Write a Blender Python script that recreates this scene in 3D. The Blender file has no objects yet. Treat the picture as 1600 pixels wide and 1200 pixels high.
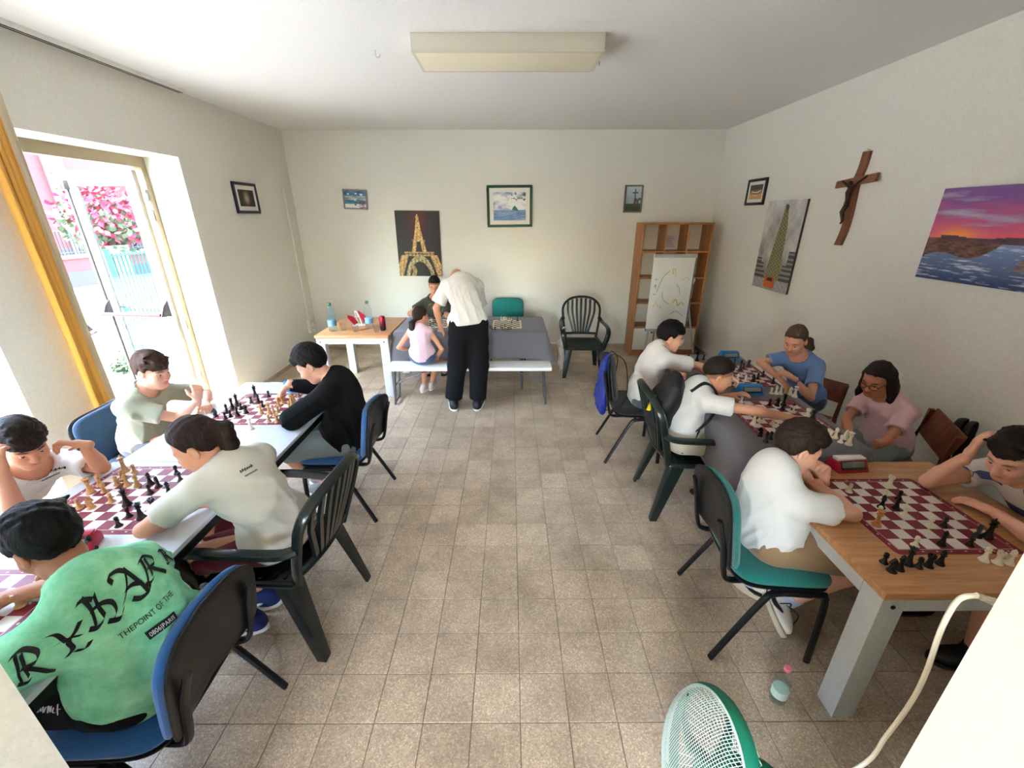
import bpy, bmesh, math, random
import numpy as np
from mathutils import Vector, Matrix
random.seed(7); RNG = np.random.default_rng(7)
PI = math.pi
S = bpy.context.scene; COL = S.collection
# ------------------------------------------------------------------ camera, sky, sun, exposure
FPX, PITCH, ROLL, YAW, CAMZ = 655.3, .3794, -.002, -.0026, 1.9266
def _rows():
    cy, sy = math.cos(YAW), math.sin(YAW)
    f0 = np.array([-sy, cy, 0]); r0 = np.array([cy, sy, 0]); u0 = np.array([0, 0, 1.])
    f = math.cos(PITCH)*f0 - math.sin(PITCH)*u0; u = math.sin(PITCH)*f0 + math.cos(PITCH)*u0
    c, s = math.cos(ROLL), math.sin(ROLL)
    return np.array([c*r0 + s*u, -s*r0 + c*u, f])
CM = _rows(); CAMP = np.array([0, 0, CAMZ])
cd = bpy.data.cameras.new('camera'); cam = bpy.data.objects.new('camera', cd); COL.objects.link(cam)
cd.sensor_fit = 'HORIZONTAL'; cd.sensor_width = 36; cd.lens = FPX/1600*36; cd.clip_start = .02; cd.clip_end = 200
mw = Matrix.Identity(4)
for i in range(3):
    mw[i][0] = CM[0][i]; mw[i][1] = CM[1][i]; mw[i][2] = -CM[2][i]; mw[i][3] = CAMP[i]
cam.matrix_world = mw
S.camera = cam
S.view_settings.view_transform = 'Standard'; S.view_settings.look = 'None'
S.view_settings.exposure = 3.85; S.view_settings.gamma = 1; S.view_settings.use_curve_mapping = False
S.cycles.use_denoising = True; S.cycles.max_bounces = 10; S.cycles.diffuse_bounces = 6
S.cycles.transmission_bounces = 8; S.cycles.transparent_max_bounces = 12
S.cycles.caustics_reflective = False; S.cycles.caustics_refractive = False; S.cycles.sample_clamp_indirect = 8
wd = bpy.data.worlds.new('sky'); S.world = wd; wd.use_nodes = True
wn = wd.node_tree.nodes; wn.clear()
wo = wn.new('ShaderNodeOutputWorld'); wb = wn.new('ShaderNodeBackground'); ws = wn.new('ShaderNodeTexSky')
ws.sky_type = 'NISHITA'; ws.sun_disc = False; ws.sun_elevation = math.radians(58); ws.sun_rotation = math.radians(190)
ws.air_density = 1.2; ws.dust_density = 2.5
wb.inputs['Strength'].default_value = 1.0
wd.node_tree.links.new(ws.outputs[0], wb.inputs[0]); wd.node_tree.links.new(wb.outputs[0], wo.inputs[0])
sl = bpy.data.lights.new('sun', 'SUN'); sl.energy = 3.2; sl.angle = math.radians(.6); sl.color = (.98, 1, .94)
so = bpy.data.objects.new('sun', sl); COL.objects.link(so)
so.rotation_euler = Vector((.05, -.60, .79)).to_track_quat('Z', 'Y').to_euler()
# light portals in the openings of the room (they only guide the sampling of the sky)
def portal(name, loc, dirv, sx, sy):
    l = bpy.data.lights.new(name, 'AREA'); l.shape = 'RECTANGLE'; l.size = sx; l.size_y = sy; l.cycles.is_portal = True
    o = bpy.data.objects.new(name, l); COL.objects.link(o); o.location = loc
    o.rotation_euler = Vector(dirv).to_track_quat('-Z', 'Z').to_euler()
portal('portal_door', (-3.46, 3.58, 1.22), (1, 0, 0), 1.56, 2.44)
portal('portal_second_door', (-3.46, 1.55, 1.22), (1, 0, 0), 1.7, 2.44)
portal('portal_hall_fill', (-1.0, -2.55, 1.75), (0, 1, 0), 1.0, .8)  # hall openings are unseen, added to brighten the room and the people
portal('portal_hall_fill', (.75, -2.55, 1.75), (0, 1, 0), .6, .8)

# ------------------------------------------------------------------ pixel (1600x1200) -> point on a plane of the room
def ray(x, y): return CM.T @ np.array([(x-800)/FPX, (600-y)/FPX, 1.])
def AZ(x, y, z): d = ray(x, y); return Vector(CAMP + d*(z-CAMZ)/d[2])
def AX(x, y, X): d = ray(x, y); return Vector(CAMP + d*X/d[0])
def AY(x, y, Y): d = ray(x, y); return Vector(CAMP + d*Y/d[1])

# ------------------------------------------------------------------ materials
MATS = {}
def srgb(r, g, b):
    f = lambda c: c/12.92 if c <= .04045 else ((c+.055)/1.055)**2.4
    return (f(r/255), f(g/255), f(b/255))
def mat(name, col, rough=.6, metal=0, bump=0, scale=80, var=0, coat=0, trans=0, ior=1.45, alpha=1, attr=None, aniso=None, sheen=0, spec=.5):
    if name in MATS: return MATS[name]
    m = bpy.data.materials.new(name); m.use_nodes = True; nt = m.node_tree; N = nt.nodes; L = nt.links
    b = N['Principled BSDF']
    b.inputs['Base Color'].default_value = (*col, 1); b.inputs['Roughness'].default_value = rough; b.inputs['Metallic'].default_value = metal
    b.inputs['Coat Weight'].default_value = coat; b.inputs['Transmission Weight'].default_value = trans; b.inputs['IOR'].default_value = ior
    b.inputs['Sheen Weight'].default_value = sheen; b.inputs['Alpha'].default_value = alpha
    b.inputs['Specular IOR Level'].default_value = spec
    src = None
    if attr:
        a = N.new('ShaderNodeAttribute'); a.attribute_name = attr; src = a.outputs['Color']; L.new(src, b.inputs['Base Color'])
    if bump or var:
        tc = N.new('ShaderNodeTexCoord'); mp = N.new('ShaderNodeMapping'); L.new(tc.outputs['Object'], mp.inputs[0])
        if aniso: mp.inputs['Scale'].default_value = aniso
        nz = N.new('ShaderNodeTexNoise'); nz.inputs['Scale'].default_value = scale; nz.inputs['Detail'].default_value = 4
        L.new(mp.outputs[0], nz.inputs['Vector'])
        if var:
            mx = N.new('ShaderNodeMix'); mx.data_type = 'RGBA'; mx.blend_type = 'MULTIPLY'; mx.inputs[0].default_value = 1
            mr = N.new('ShaderNodeMapRange'); mr.inputs[1].default_value = .3; mr.inputs[2].default_value = .7
            mr.inputs[3].default_value = 1-var; mr.inputs[4].default_value = 1+var*.4
            L.new(nz.outputs[0], mr.inputs[0])
            if src: L.new(src, mx.inputs[6])
            else: mx.inputs[6].default_value = (*col, 1)
            L.new(mr.outputs[0], mx.inputs[7]); L.new(mx.outputs[2], b.inputs['Base Color'])
        if bump:
            bp = N.new('ShaderNodeBump'); bp.inputs['Strength'].default_value = min(1, bump); bp.inputs['Distance'].default_value = .004
            L.new(nz.outputs[0], bp.inputs['Height']); L.new(bp.outputs[0], b.inputs['Normal'])
    MATS[name] = m; return m
def glass(name, col=(1, 1, 1), rough=0.0):
    if name in MATS: return MATS[name]
    m = bpy.data.materials.new(name); m.use_nodes = True; N = m.node_tree.nodes; L = m.node_tree.links; N.clear()
    o = N.new('ShaderNodeOutputMaterial'); t = N.new('ShaderNodeBsdfTransparent'); g = N.new('ShaderNodeBsdfGlossy')
    lw_ = N.new('ShaderNodeLayerWeight'); lw_.inputs[0].default_value = .5; pw = N.new('ShaderNodeMath'); pw.operation = 'POWER'; pw.inputs[1].default_value = 4.5; L.new(lw_.outputs['Facing'], pw.inputs[0])
    f = N.new('ShaderNodeMath'); f.operation = 'MULTIPLY_ADD'; f.inputs[1].default_value = .55; f.inputs[2].default_value = .035; L.new(pw.outputs[0], f.inputs[0]); x = N.new('ShaderNodeMixShader')
    t.inputs[0].default_value = (*col, 1); g.inputs['Roughness'].default_value = rough
    L.new(f.outputs[0], x.inputs[0]); L.new(t.outputs[0], x.inputs[1]); L.new(g.outputs[0], x.inputs[2]); L.new(x.outputs[0], o.inputs[0])
    MATS[name] = m; return m
def plaster(name, col):
    m = mat(name, col, .85, bump=.25, scale=55, var=.05, spec=.2); return m
def terrazzo():
    m = bpy.data.materials.new('terrazzo'); m.use_nodes = True; N = m.node_tree.nodes; L = m.node_tree.links; b = N['Principled BSDF']
    g = N.new('ShaderNodeNewGeometry'); P = g.outputs['Position']
    # a tone of its own for every 20 cm tile
    sn = N.new('ShaderNodeVectorMath'); sn.operation = 'SUBTRACT'; sn.inputs[1].default_value = (-1.827*.2, 7.4153*.2, 0); L.new(P, sn.inputs[0])
    sd = N.new('ShaderNodeVectorMath'); sd.operation = 'DIVIDE'; sd.inputs[1].default_value = (.2, .2, 10); L.new(sn.outputs[0], sd.inputs[0])
    fl = N.new('ShaderNodeVectorMath'); fl.operation = 'FLOOR'; L.new(sd.outputs[0], fl.inputs[0])
    w = N.new('ShaderNodeTexWhiteNoise'); w.noise_dimensions = '3D'; L.new(fl.outputs[0], w.inputs['Vector'])
    r1 = N.new('ShaderNodeValToRGB'); e = r1.color_ramp.elements
    e[0].position = 0; e[0].color = (*srgb(178, 160, 138), 1); e[1].position = 1; e[1].color = (*srgb(196, 178, 155), 1)
    L.new(w.outputs['Value'], r1.inputs[0])
    v = N.new('ShaderNodeTexVoronoi'); v.inputs['Scale'].default_value = 190; L.new(P, v.inputs['Vector'])
    r2 = N.new('ShaderNodeValToRGB'); e = r2.color_ramp.elements; r2.color_ramp.interpolation = 'CONSTANT'
    e[0].position = 0; e[0].color = (.74, .72, .68, 1); e[1].position = .3; e[1].color = (.95, .95, .95, 1)
    q = e.new(.6); q.color = (1.06, 1.05, 1.03, 1); q = e.new(.88); q.color = (1.42, 1.40, 1.36, 1)
    sx = N.new('ShaderNodeSeparateColor'); L.new(v.outputs['Color'], sx.inputs[0]); L.new(sx.outputs[0], r2.inputs[0])
    mx = N.new('ShaderNodeMix'); mx.data_type = 'RGBA'; mx.blend_type = 'MULTIPLY'; mx.inputs[0].default_value = .8
    L.new(r1.outputs[0], mx.inputs[6]); L.new(r2.outputs[0], mx.inputs[7])
    n = N.new('ShaderNodeTexNoise'); n.inputs['Scale'].default_value = 3.2; n.inputs['Detail'].default_value = 6; n.inputs['Roughness'].default_value = .65; L.new(P, n.inputs['Vector'])
    r3 = N.new('ShaderNodeValToRGB'); e = r3.color_ramp.elements
    e[0].position = .36; e[0].color = (.74, .72, .70, 1); e[1].position = .6; e[1].color = (1.04, 1.03, 1.0, 1); L.new(n.outputs[0], r3.inputs[0])
    m2 = N.new('ShaderNodeMix'); m2.data_type = 'RGBA'; m2.blend_type = 'MULTIPLY'; m2.inputs[0].default_value = 1
    L.new(mx.outputs[2], m2.inputs[6]); L.new(r3.outputs[0], m2.inputs[7]); L.new(m2.outputs[2], b.inputs['Base Color'])
    rr = N.new('ShaderNodeMapRange'); rr.inputs[1].default_value = .3; rr.inputs[2].default_value = .7; rr.inputs[3].default_value = .30; rr.inputs[4].default_value = .52
    L.new(n.outputs[0], rr.inputs[0]); L.new(rr.outputs[0], b.inputs['Roughness'])
    return m
def wood(name, c1, c2, sc=(1, 14, 14), rough=.45, scale=3.0):
    if name in MATS: return MATS[name]
    m = bpy.data.materials.new(name); m.use_nodes = True; N = m.node_tree.nodes; L = m.node_tree.links; b = N['Principled BSDF']
    tc = N.new('ShaderNodeTexCoord'); mp = N.new('ShaderNodeMapping'); mp.inputs['Scale'].default_value = sc; L.new(tc.outputs['Object'], mp.inputs[0])
    n = N.new('ShaderNodeTexNoise'); n.inputs['Scale'].default_value = scale; n.inputs['Detail'].default_value = 6; n.inputs['Distortion'].default_value = .6; L.new(mp.outputs[0], n.inputs['Vector'])
    r = N.new('ShaderNodeValToRGB'); e = r.color_ramp.elements; e[0].position = .3; e[0].color = (*c1, 1); e[1].position = .7; e[1].color = (*c2, 1)
    L.new(n.outputs[0], r.inputs[0]); L.new(r.outputs[0], b.inputs['Base Color']); b.inputs['Roughness'].default_value = rough
    MATS[name] = m; return m

# ------------------------------------------------------------------ mesh builder
class MB:
    def __init__(s): s.v = []; s.f = []; s.m = []
    def add(s, vs, fs, mi=0):
        o = len(s.v); s.v += [tuple(p) for p in vs]; s.f += [tuple(i+o for i in f) for f in fs]; s.m += [mi]*len(fs); return s
    def box(s, lo, hi, mi=0, M=None):
        x0, y0, z0 = lo; x1, y1, z1 = hi
        vs = [Vector(p) for p in ((x0,y0,z0),(x1,y0,z0),(x1,y1,z0),(x0,y1,z0),(x0,y0,z1),(x1,y0,z1),(x1,y1,z1),(x0,y1,z1))]
        if M is not None: vs = [M @ p for p in vs]
        return s.add(vs, [(0,3,2,1),(4,5,6,7),(0,1,5,4),(1,2,6,5),(2,3,7,6),(3,0,4,7)], mi)
    def hexa(s, bot, top, mi=0):
        vs = list(bot)+list(top); n = len(bot)
        fs = [tuple(reversed(range(n))), tuple(range(n, 2*n))]+[(i, (i+1) % n, n+(i+1) % n, n+i) for i in range(n)]
        return s.add(vs, fs, mi)
    def tube(s, pts, r, n=10, mi=0, cap=True, sx=1, closed=False, up=None):
        pts = [Vector(p) for p in pts]; rs = r if isinstance(r, (list, tuple)) else [r]*len(pts)
        vs = []; T0 = None; a = None; K = len(pts)
        for i, p in enumerate(pts):
            if closed: t = (pts[(i+1) % K]-pts[i-1])
            else: t = (pts[min(i+1, K-1)]-pts[max(i-1, 0)])
            t = t.normalized() if t.length > 1e-9 else Vector((0, 0, 1))
            if a is None:
                ref = Vector(up) if up else (Vector((0, 0, 1)) if abs(t.z) < .9 else Vector((1, 0, 0)))
                a = (ref - t*ref.dot(t)).normalized()
            else:
                a = (a - t*a.dot(t)); a = a.normalized() if a.length > 1e-6 else t.orthogonal().normalized()
            b = t.cross(a)
            for k in range(n):
                an = 2*PI*k/n; vs.append(p + (a*math.cos(an)+b*math.sin(an)*sx)*rs[i])
        fs = []
        for i in range(K if closed else K-1):
            j = (i+1) % K
            for k in range(n):
                fs.append((i*n+k, i*n+(k+1) % n, j*n+(k+1) % n, j*n+k))
        if cap and not closed: fs += [tuple(reversed(range(n))), tuple(range((K-1)*n, K*n))]
        return s.add(vs, fs, mi)
    def lathe(s, prof, n=20, c=(0, 0, 0), mi=0, axis=None):
        vs = []; fs = []; c = Vector(c)
        Q = Matrix.Identity(3) if axis is None else Vector(axis).to_track_quat('Z', 'Y').to_matrix()
        for (r, z) in prof:
            for k in range(n):
                an = 2*PI*k/n; vs.append(c + Q @ Vector((r*math.cos(an), r*math.sin(an), z)))
        K = len(prof)
        for i in range(K-1):
            for k in range(n): fs.append((i*n+k, i*n+(k+1) % n, (i+1)*n+(k+1) % n, (i+1)*n+k))
        if prof[0][0] > 1e-6: fs.append(tuple(reversed(range(n))))
        if prof[-1][0] > 1e-6: fs.append(tuple(range((K-1)*n, K*n)))
        return s.add(vs, fs, mi)
    def prism(s, poly, h, M=None, mi=0):
        n = len(poly); vs = [Vector((x, y, 0)) for x, y in poly]+[Vector((x, y, h)) for x, y in poly]
        if M is not None: vs = [M @ p for p in vs]
        return s.add(vs, [tuple(reversed(range(n))), tuple(range(n, 2*n))]+[(i, (i+1) % n, n+(i+1) % n, n+i) for i in range(n)], mi)
    def grid(s, fn, nu, nv, mi=0, wrapu=False):
        vs = [fn(i/(nu if wrapu else nu-1), j/(nv-1)) for j in range(nv) for i in range(nu)]; fs = []
        for j in range(nv-1):
            for i in range(nu if wrapu else nu-1):
                k = (i+1) % nu; fs.append((j*nu+i, j*nu+k, (j+1)*nu+k, (j+1)*nu+i))
        return s.add(vs, fs, mi)
    def mesh(s, name, mats, smooth=False, bevel=0, angle=40):
        me = bpy.data.meshes.new(name); me.from_pydata(s.v, [], s.f)
        for m in (mats if isinstance(mats, (list, tuple)) else [mats]): me.materials.append(m)
        me.polygons.foreach_set('material_index', s.m)
        bm = bmesh.new(); bm.from_mesh(me); bmesh.ops.remove_doubles(bm, verts=bm.verts, dist=1e-6)
        bmesh.ops.recalc_face_normals(bm, faces=bm.faces)
        if bevel:
            es = [e for e in bm.edges if len(e.link_faces) == 2 and e.calc_face_angle(0) > .5]
            bmesh.ops.bevel(bm, geom=es, offset=bevel, segments=2, affect='EDGES', profile=.6, clamp_overlap=True)
        bm.to_mesh(me); bm.free()
        if smooth or bevel:
            me.polygons.foreach_set('use_smooth', [True]*len(me.polygons)); me.set_sharp_from_angle(angle=math.radians(angle))
        me.update(); return me
def link(name, me, parent=None, loc=None):
    o = bpy.data.objects.new(name, me); COL.objects.link(o)
    if parent is not None: o.parent = parent
    if loc is not None: o.location = loc
    return o
def part(name, mb, m, parent, smooth=False, bevel=0, angle=40, label=None):
    o = link(name, mb.mesh(name, m, smooth, bevel, angle), parent)
    if label: o['label'] = label
    return o
def tag(o, label, cat, group=None):
    o['label'] = label; o['category'] = cat
    if group: o['group'] = group
    return o
def thing(name, label, cat, loc=(0, 0, 0), rz=0, group=None):
    o = bpy.data.objects.new(name, None); COL.objects.link(o); o.location = loc; o.rotation_euler = (0, 0, rz); o.empty_display_size = .1
    return tag(o, label, cat, group)
def struct(name, mb, m, parent=None, **k):
    o = link(name, mb.mesh(name, m, **k), parent)
    if parent is None: o['kind'] = 'structure'
    return o
def dup(root, loc, rz, label, group=None):
    r = root.copy(); COL.objects.link(r); r.location = loc; r.rotation_euler = (0, 0, rz); r['label'] = label
    if group: r['group'] = group
    for ch in root.children:
        c = ch.copy(); COL.objects.link(c); c.parent = r
        for g in ch.children:
            d = g.copy(); COL.objects.link(d); d.parent = c
    return r
def arc(c, r, a0, a1, n, ax=(1, 0, 0), ay=(0, 0, 1)):
    c = Vector(c); ax = Vector(ax); ay = Vector(ay)
    return [c + ax*r*math.cos(a0+(a1-a0)*i/n) + ay*r*math.sin(a0+(a1-a0)*i/n) for i in range(n+1)]
def smoothpath(pts, n=6):
    P = [Vector(p) for p in pts]; out = []
    for i in range(len(P)-1):
        p0 = P[max(i-1, 0)]; p1 = P[i]; p2 = P[i+1]; p3 = P[min(i+2, len(P)-1)]
        for k in range(n):
            t = k/n; out.append(.5*((2*p1)+(p2-p0)*t+(2*p0-5*p1+4*p2-p3)*t*t+(3*p1-p0-3*p2+p3)*t**3))
    out.append(P[-1]); return out
# ------------------------------------------------------------------ the room
XL, XR, YB, ZC = -3.04, 2.886, 6.42, 3.0
XO = -3.46                                   # outside face of the left wall
Y1, Y2, ZH = 2.80, 4.345, 2.44               # the door opening with the open leaf
V1, V2 = .70, 2.41                           # second door opening, nearer the camera
YF0, YF1 = .12, .50                          # wall the picture is taken through (wide opening)
M_wall = plaster('wall_paint', srgb(230, 228, 217)); M_ceil = plaster('ceiling_paint', srgb(232, 231, 228))
M_white = mat('white_lacquer', srgb(236, 236, 230), .35); M_trim = mat('cream_trim', srgb(226, 220, 205), .5)
M_tile = terrazzo(); M_grout = mat('grout', srgb(126, 110, 92), .9)
M_black = mat('black_plastic', srgb(22, 22, 23), .42); M_blackmetal = mat('black_steel', srgb(20, 20, 21), .35, .2)
M_red = mat('red_plastic', srgb(104, 3, 8), .5); M_chrome = mat('steel', srgb(190, 190, 188), .3, .9)
M_glass = glass('window_glass', (.74, .79, .78)); M_clear = glass('clear_glass', (.97, .98, .97))

b = MB()
b.box((XO, Y2, 0), (XL, YB+.3, ZC)); b.box((XO, V2, 0), (XL, Y1, ZC)); b.box((XO, Y1, ZH), (XL, Y2, ZC))
b.box((XO, YF0, 0), (XL, V1, ZC)); b.box((XO, V1, ZH), (XL, V2, ZC))
struct('wall_left', b, M_wall)
struct('wall_right', MB().box((XR, YF0, 0), (XR+.3, YB+.3, ZC)), M_wall)
struct('wall_back', MB().box((XL, YB, 0), (XR, YB+.3, ZC)), M_wall)
struct('ceiling', MB().box((XO, -2.7, ZC), (XR+.3, YB+.3, ZC+.2)), M_ceil)
jr, jl = 1.575*YF1, -1.778*YF1
b = MB(); b.box((jr, YF0, 0), (XR, YF1, ZC)); b.box((XL, YF0, 0), (jl, YF1, ZC)); b.box((jl, YF0, 2.5), (jr, YF1, ZC))
struct('wall_front', b, M_wall)
# unseen hall behind the camera; its two window openings are added for fill light
b = MB(); b.box((-3.04, -2.7, 0), (-2.74, YF0, ZC)); b.box((2.6, -2.7, 0), (2.886, YF0, ZC))
struct('wall_hall_sides', b, M_wall)
b = MB(); b.box((-2.74, -2.7, 0), (2.6, -2.5, 1.35)); b.box((-2.74, -2.7, 2.15), (2.6, -2.5, ZC)); b.box((-2.74, -2.7, 1.35), (-1.5, -2.5, 2.15)); b.box((-.5, -2.7, 1.35), (.45, -2.5, 2.15)); b.box((1.05, -2.7, 1.35), (2.6, -2.5, 2.15))
struct('wall_hall', b, M_wall)
# floor: bed of grout, each tile a piece
floor = struct('floor', MB().box((XO, -2.7, -.12), (XR+.3, YB+.3, -.004)), M_grout)
TX, TY, TS = -1.827*.2, 7.4153*.2, .2
tb = MB(); e = .0012; w = .0985
tb.hexa([(-w,-w,-.006),(w,-w,-.006),(w,w,-.006),(-w,w,-.006)], [(-w,-w,-.0012),(w,-w,-.0012),(w,w,-.0012),(-w,w,-.0012)])
tb.hexa([(-w,-w,-.0012),(w,-w,-.0012),(w,w,-.0012),(-w,w,-.0012)], [(-w+e,-w+e,0),(w-e,-w+e,0),(w-e,w-e,0),(-w+e,w-e,0)])
tile_me = tb.mesh('tile', M_tile)
cells = []
for i in range(-16, 18):
    for j in range(-21, 26):
        x = TX+(i+.5)*TS; y = TY+(j+.5)*TS
        if x < XO-.05 or x > XR+.1 or y > YB+.1 or y < -2.6: continue
        p = CM @ (np.array([x, y, 0])-CAMP)
        vis = p[2] > 0 and abs(p[0]) < p[2]*800/FPX and abs(p[1]) < p[2]*600/FPX and y > YF1
        # the middle aisle is what the photograph shows of the floor
        cells.append((0 if vis and -1.45 < x < 1.45 else 1, y, x))
cells.sort()
rest = MB()
for n, (q, y, x) in enumerate(cells):
    if n < 290 and q == 0:
        link('tile', tile_me, floor, (x, y, RNG.uniform(-.0006, .0004)))
    else:
        z = RNG.uniform(-.0006, .0004); xa, xb = max(x-w, XO), min(x+w, XR); ya, yb = y-w, min(y+w, YB)
        if xb-xa > .01 and yb-ya > .01:
            rest.add([(xa,ya,z),(xb,ya,z),(xb,yb,z),(xa,yb,z),(xa,ya,z-.005),(xb,ya,z-.005),(xb,yb,z-.005),(xa,yb,z-.005)], [(0,1,2,3),(0,4,5,1),(1,5,6,2),(2,6,7,3),(3,7,4,0)])
o = part('tile_field', rest, M_tile, floor); o['kind'] = 'stuff'
# baseboards
def base(name, lo, hi, lip):
    o = struct(name, MB().box(lo, hi), M_tile); part('top_lip', MB().box(*lip), M_trim, o)
base('baseboard_back', (XL, YB-.012, 0), (XR, YB, .055), ((XL, YB-.014, .055), (XR, YB, .068)))
base('baseboard_right', (XR-.012, YF1, 0), (XR, YB, .055), ((XR-.014, YF1, .055), (XR, YB, .068)))
base('baseboard_left', (XL, Y2, 0), (XL+.012, YB, .055), ((XL, Y2, .055), (XL+.014, YB, .068)))

# ------------------------------------------------------------------ door 1: frame, closed near leaf, open far leaf
d1 = struct('door_1', MB().box((XO+.0, Y1, -.004), (XO+.12, Y2, .012)), M_trim)
fx0, fx1 = XO+.02, XO+.10; lw = .735
M_dframe = mat('beige_door_frame', srgb(150, 134, 104), .5)
part('frame', MB().box((fx0, Y1, .012), (fx1, Y1+.06, ZH)), M_dframe, d1); part('frame', MB().box((fx0, Y2-.06, .012), (fx1, Y2, ZH)), M_dframe, d1)
part('frame', MB().box((fx0, Y1+.06, ZH-.09), (fx1, Y2-.06, ZH)), M_dframe, d1)
def leaf(name, loc, rz, flip):
    L = bpy.data.objects.new(name, None); COL.objects.link(L); L.parent = d1; L.location = loc; L.rotation_euler = (0, 0, rz)
    st, h0, h1 = .095, .02, 2.33
    b = MB()
    for lo, hi in (((0, 0, h0), (st, .05, h1)), ((lw-st, 0, h0), (lw, .05, h1)), ((st, 0, h1-.11), (lw-st, .05, h1)), ((st, 0, h0), (lw-st, .05, h0+.2))): b.box(lo, hi)
    part('leaf_frame', b, mat('leaf_lacquer', srgb(176, 176, 172), .4), L, bevel=.004)
    b = MB()
    for lo, hi in (((st, .012, h0+.2), (st+.02, .038, h1-.11)), ((lw-st-.02, .012, h0+.2), (lw-st, .038, h1-.11)), ((st+.02, .012, h1-.13), (lw-st-.02, .038, h1-.11)), ((st+.02, .012, h0+.2), (lw-st-.02, .038, h0+.22))): b.box(lo, hi)
    part('glazing_bead', b, mat('grey_gasket', srgb(84, 88, 88), .5), L)
    part('pane', MB().box((st, .022, h0+.2), (lw-st, .028, h1-.11)), M_glass, L)
    # panic bar on the room side (-y), hinge at x=0, free edge at x=lw
    zb = 1.03
    for x in (st*.5, lw-st*.45):
        b = MB(); b.hexa([(x-.02, -.002, zb-.04), (x+.02, -.002, zb-.04), (x+.02, -.002, zb+.13), (x-.02, -.002, zb+.13)], [(x-.014, -.115, zb-.03), (x+.014, -.115, zb-.03), (x+.014, -.06, zb+.07), (x-.014, -.06, zb+.07)])
        part('panic_bar_mount', b, M_black, L, bevel=.004)
    part('panic_bar', MB().tube([(st*.5, -.1, zb-.012), (lw-st*.45, -.1, zb-.012)], .018, 10), M_red, L, True)
    if flip == 2: part('latch_rod', MB().tube([(lw-st*.45, -.012, h0+.05), (lw-st*.45, -.012, h1-.13)], .011, 8), M_blackmetal, L, True)
    if flip == 2: part('latch_cap', MB().box((lw-st*.45-.022, -.05, h1-.16), (lw-st*.45+.022, 0, h1-.08)), M_black, L, bevel=.006)
    part('outside_handle', MB().tube([(lw-st*.5, .05, 1.06), (lw-st*.5, .09, 1.06), (lw-st*.5-.11, .09, 1.055)], .009, 8), M_black, L, True)
    return L
leaf('door_leaf', (XO+.07, Y1+.062, 0), PI/2+.42, 1)                 # a little ajar, room side faces +x
far = leaf('door_leaf', (XO+.03, Y2-.10, 0), math.radians(174), 2)   # swung out; mirrored, its panic bar faces the room
far.scale = (1, -1, 1)
# hinges of the open leaf
for z in (2.12, 1.95, .9, .35):
    b = MB(); b.tube([(fx1-.01, Y2-.075, z-.05), (fx1-.01, Y2-.075, z+.05)], .011, 8); b.box((fx1-.03, Y2-.1, z-.05), (fx1-.008, Y2-.05, z-.012)); b.box((fx1-.03, Y2-.1, z+.012), (fx1-.008, Y2-.05, z+.05))
    part('hinge', b, M_chrome, d1, bevel=.002)
# second door, closed, seen only by its lit reveal
d2 = struct('door_2', MB().box((XO+.02, V1, -.004), (XO+.1, V2, .012)), M_trim)
b = MB()
for y in (V1, (V1+V2)/2-.06, V2-.1): b.box((XO+.03, y, .012), (XO+.08, y+(.12 if y == (V1+V2)/2-.06 else .1), ZH))
b.box((XO+.03, V1+.1, ZH-.12), (XO+.08, V2-.1, ZH)); b.box((XO+.03, V1+.1, .012), (XO+.08, V2-.1, .2))
part('door_frame', b, M_white, d2)
for ya, yb in ((V1+.1, (V1+V2)/2-.06), ((V1+V2)/2+.06, V2-.1)):
    part('pane', MB().box((XO+.05, ya, .2), (XO+.056, yb, ZH-.12)), M_clear, d2)

# ------------------------------------------------------------------ curtain and its ceiling track
tr = thing('curtain_track', 'long white double curtain track on the ceiling along left wall', 'curtain track')
b = MB(); b.box((-2.995, .6, 2.972), (-2.935, 4.5, 3.0)); part('rail', b, M_white, tr)
for x in (-2.982, -2.955): part('channel', MB().box((x-.004, .6, 2.968), (x+.004, 4.495, 2.973)), mat('track_shadow', srgb(70, 66, 62), .8), tr)
M_cur = mat('ochre_cloth', srgb(226, 168, 72), .85, bump=.25, scale=220, sheen=.3); M_cur2 = mat('cream_cloth', srgb(214, 198, 168), .85, bump=.2, scale=220)
ct = thing('curtain', 'gathered ochre yellow curtain hanging at the left door opening', 'curtain')
def drape(y0, y1, x0, amp, folds, ph, top=2.965, bot=.10):
    def fn(u, v):
        sq = .82+.18*abs(v-.35)
        y = (y0+y1)/2+(u-.5)*(y1-y0)*sq + .010*math.sin(folds*2*PI*u*2+ph)
        return (x0+amp*math.sin(folds*2*PI*u+ph+.5*math.sin(3*v+ph))*(.8+.3*math.sin(2.1*v+u*5))+.012*math.sin(v*4+u*9), y, bot+(top-bot)*v)
    b = MB(); b.grid(fn, 150, 16); return b
o = part('ochre_panel', drape(2.70, 2.845, -2.965, .028, 5, .4), M_cur, ct, True, angle=80); md = o.modifiers.new('thickness', 'SOLIDIFY'); md.thickness = .003
o = part('cream_panel', drape(2.83, 2.905, -2.985, .018, 3, 1.4), M_cur2, ct, True, angle=80); md = o.modifiers.new('thickness', 'SOLIDIFY'); md.thickness = .003

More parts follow.
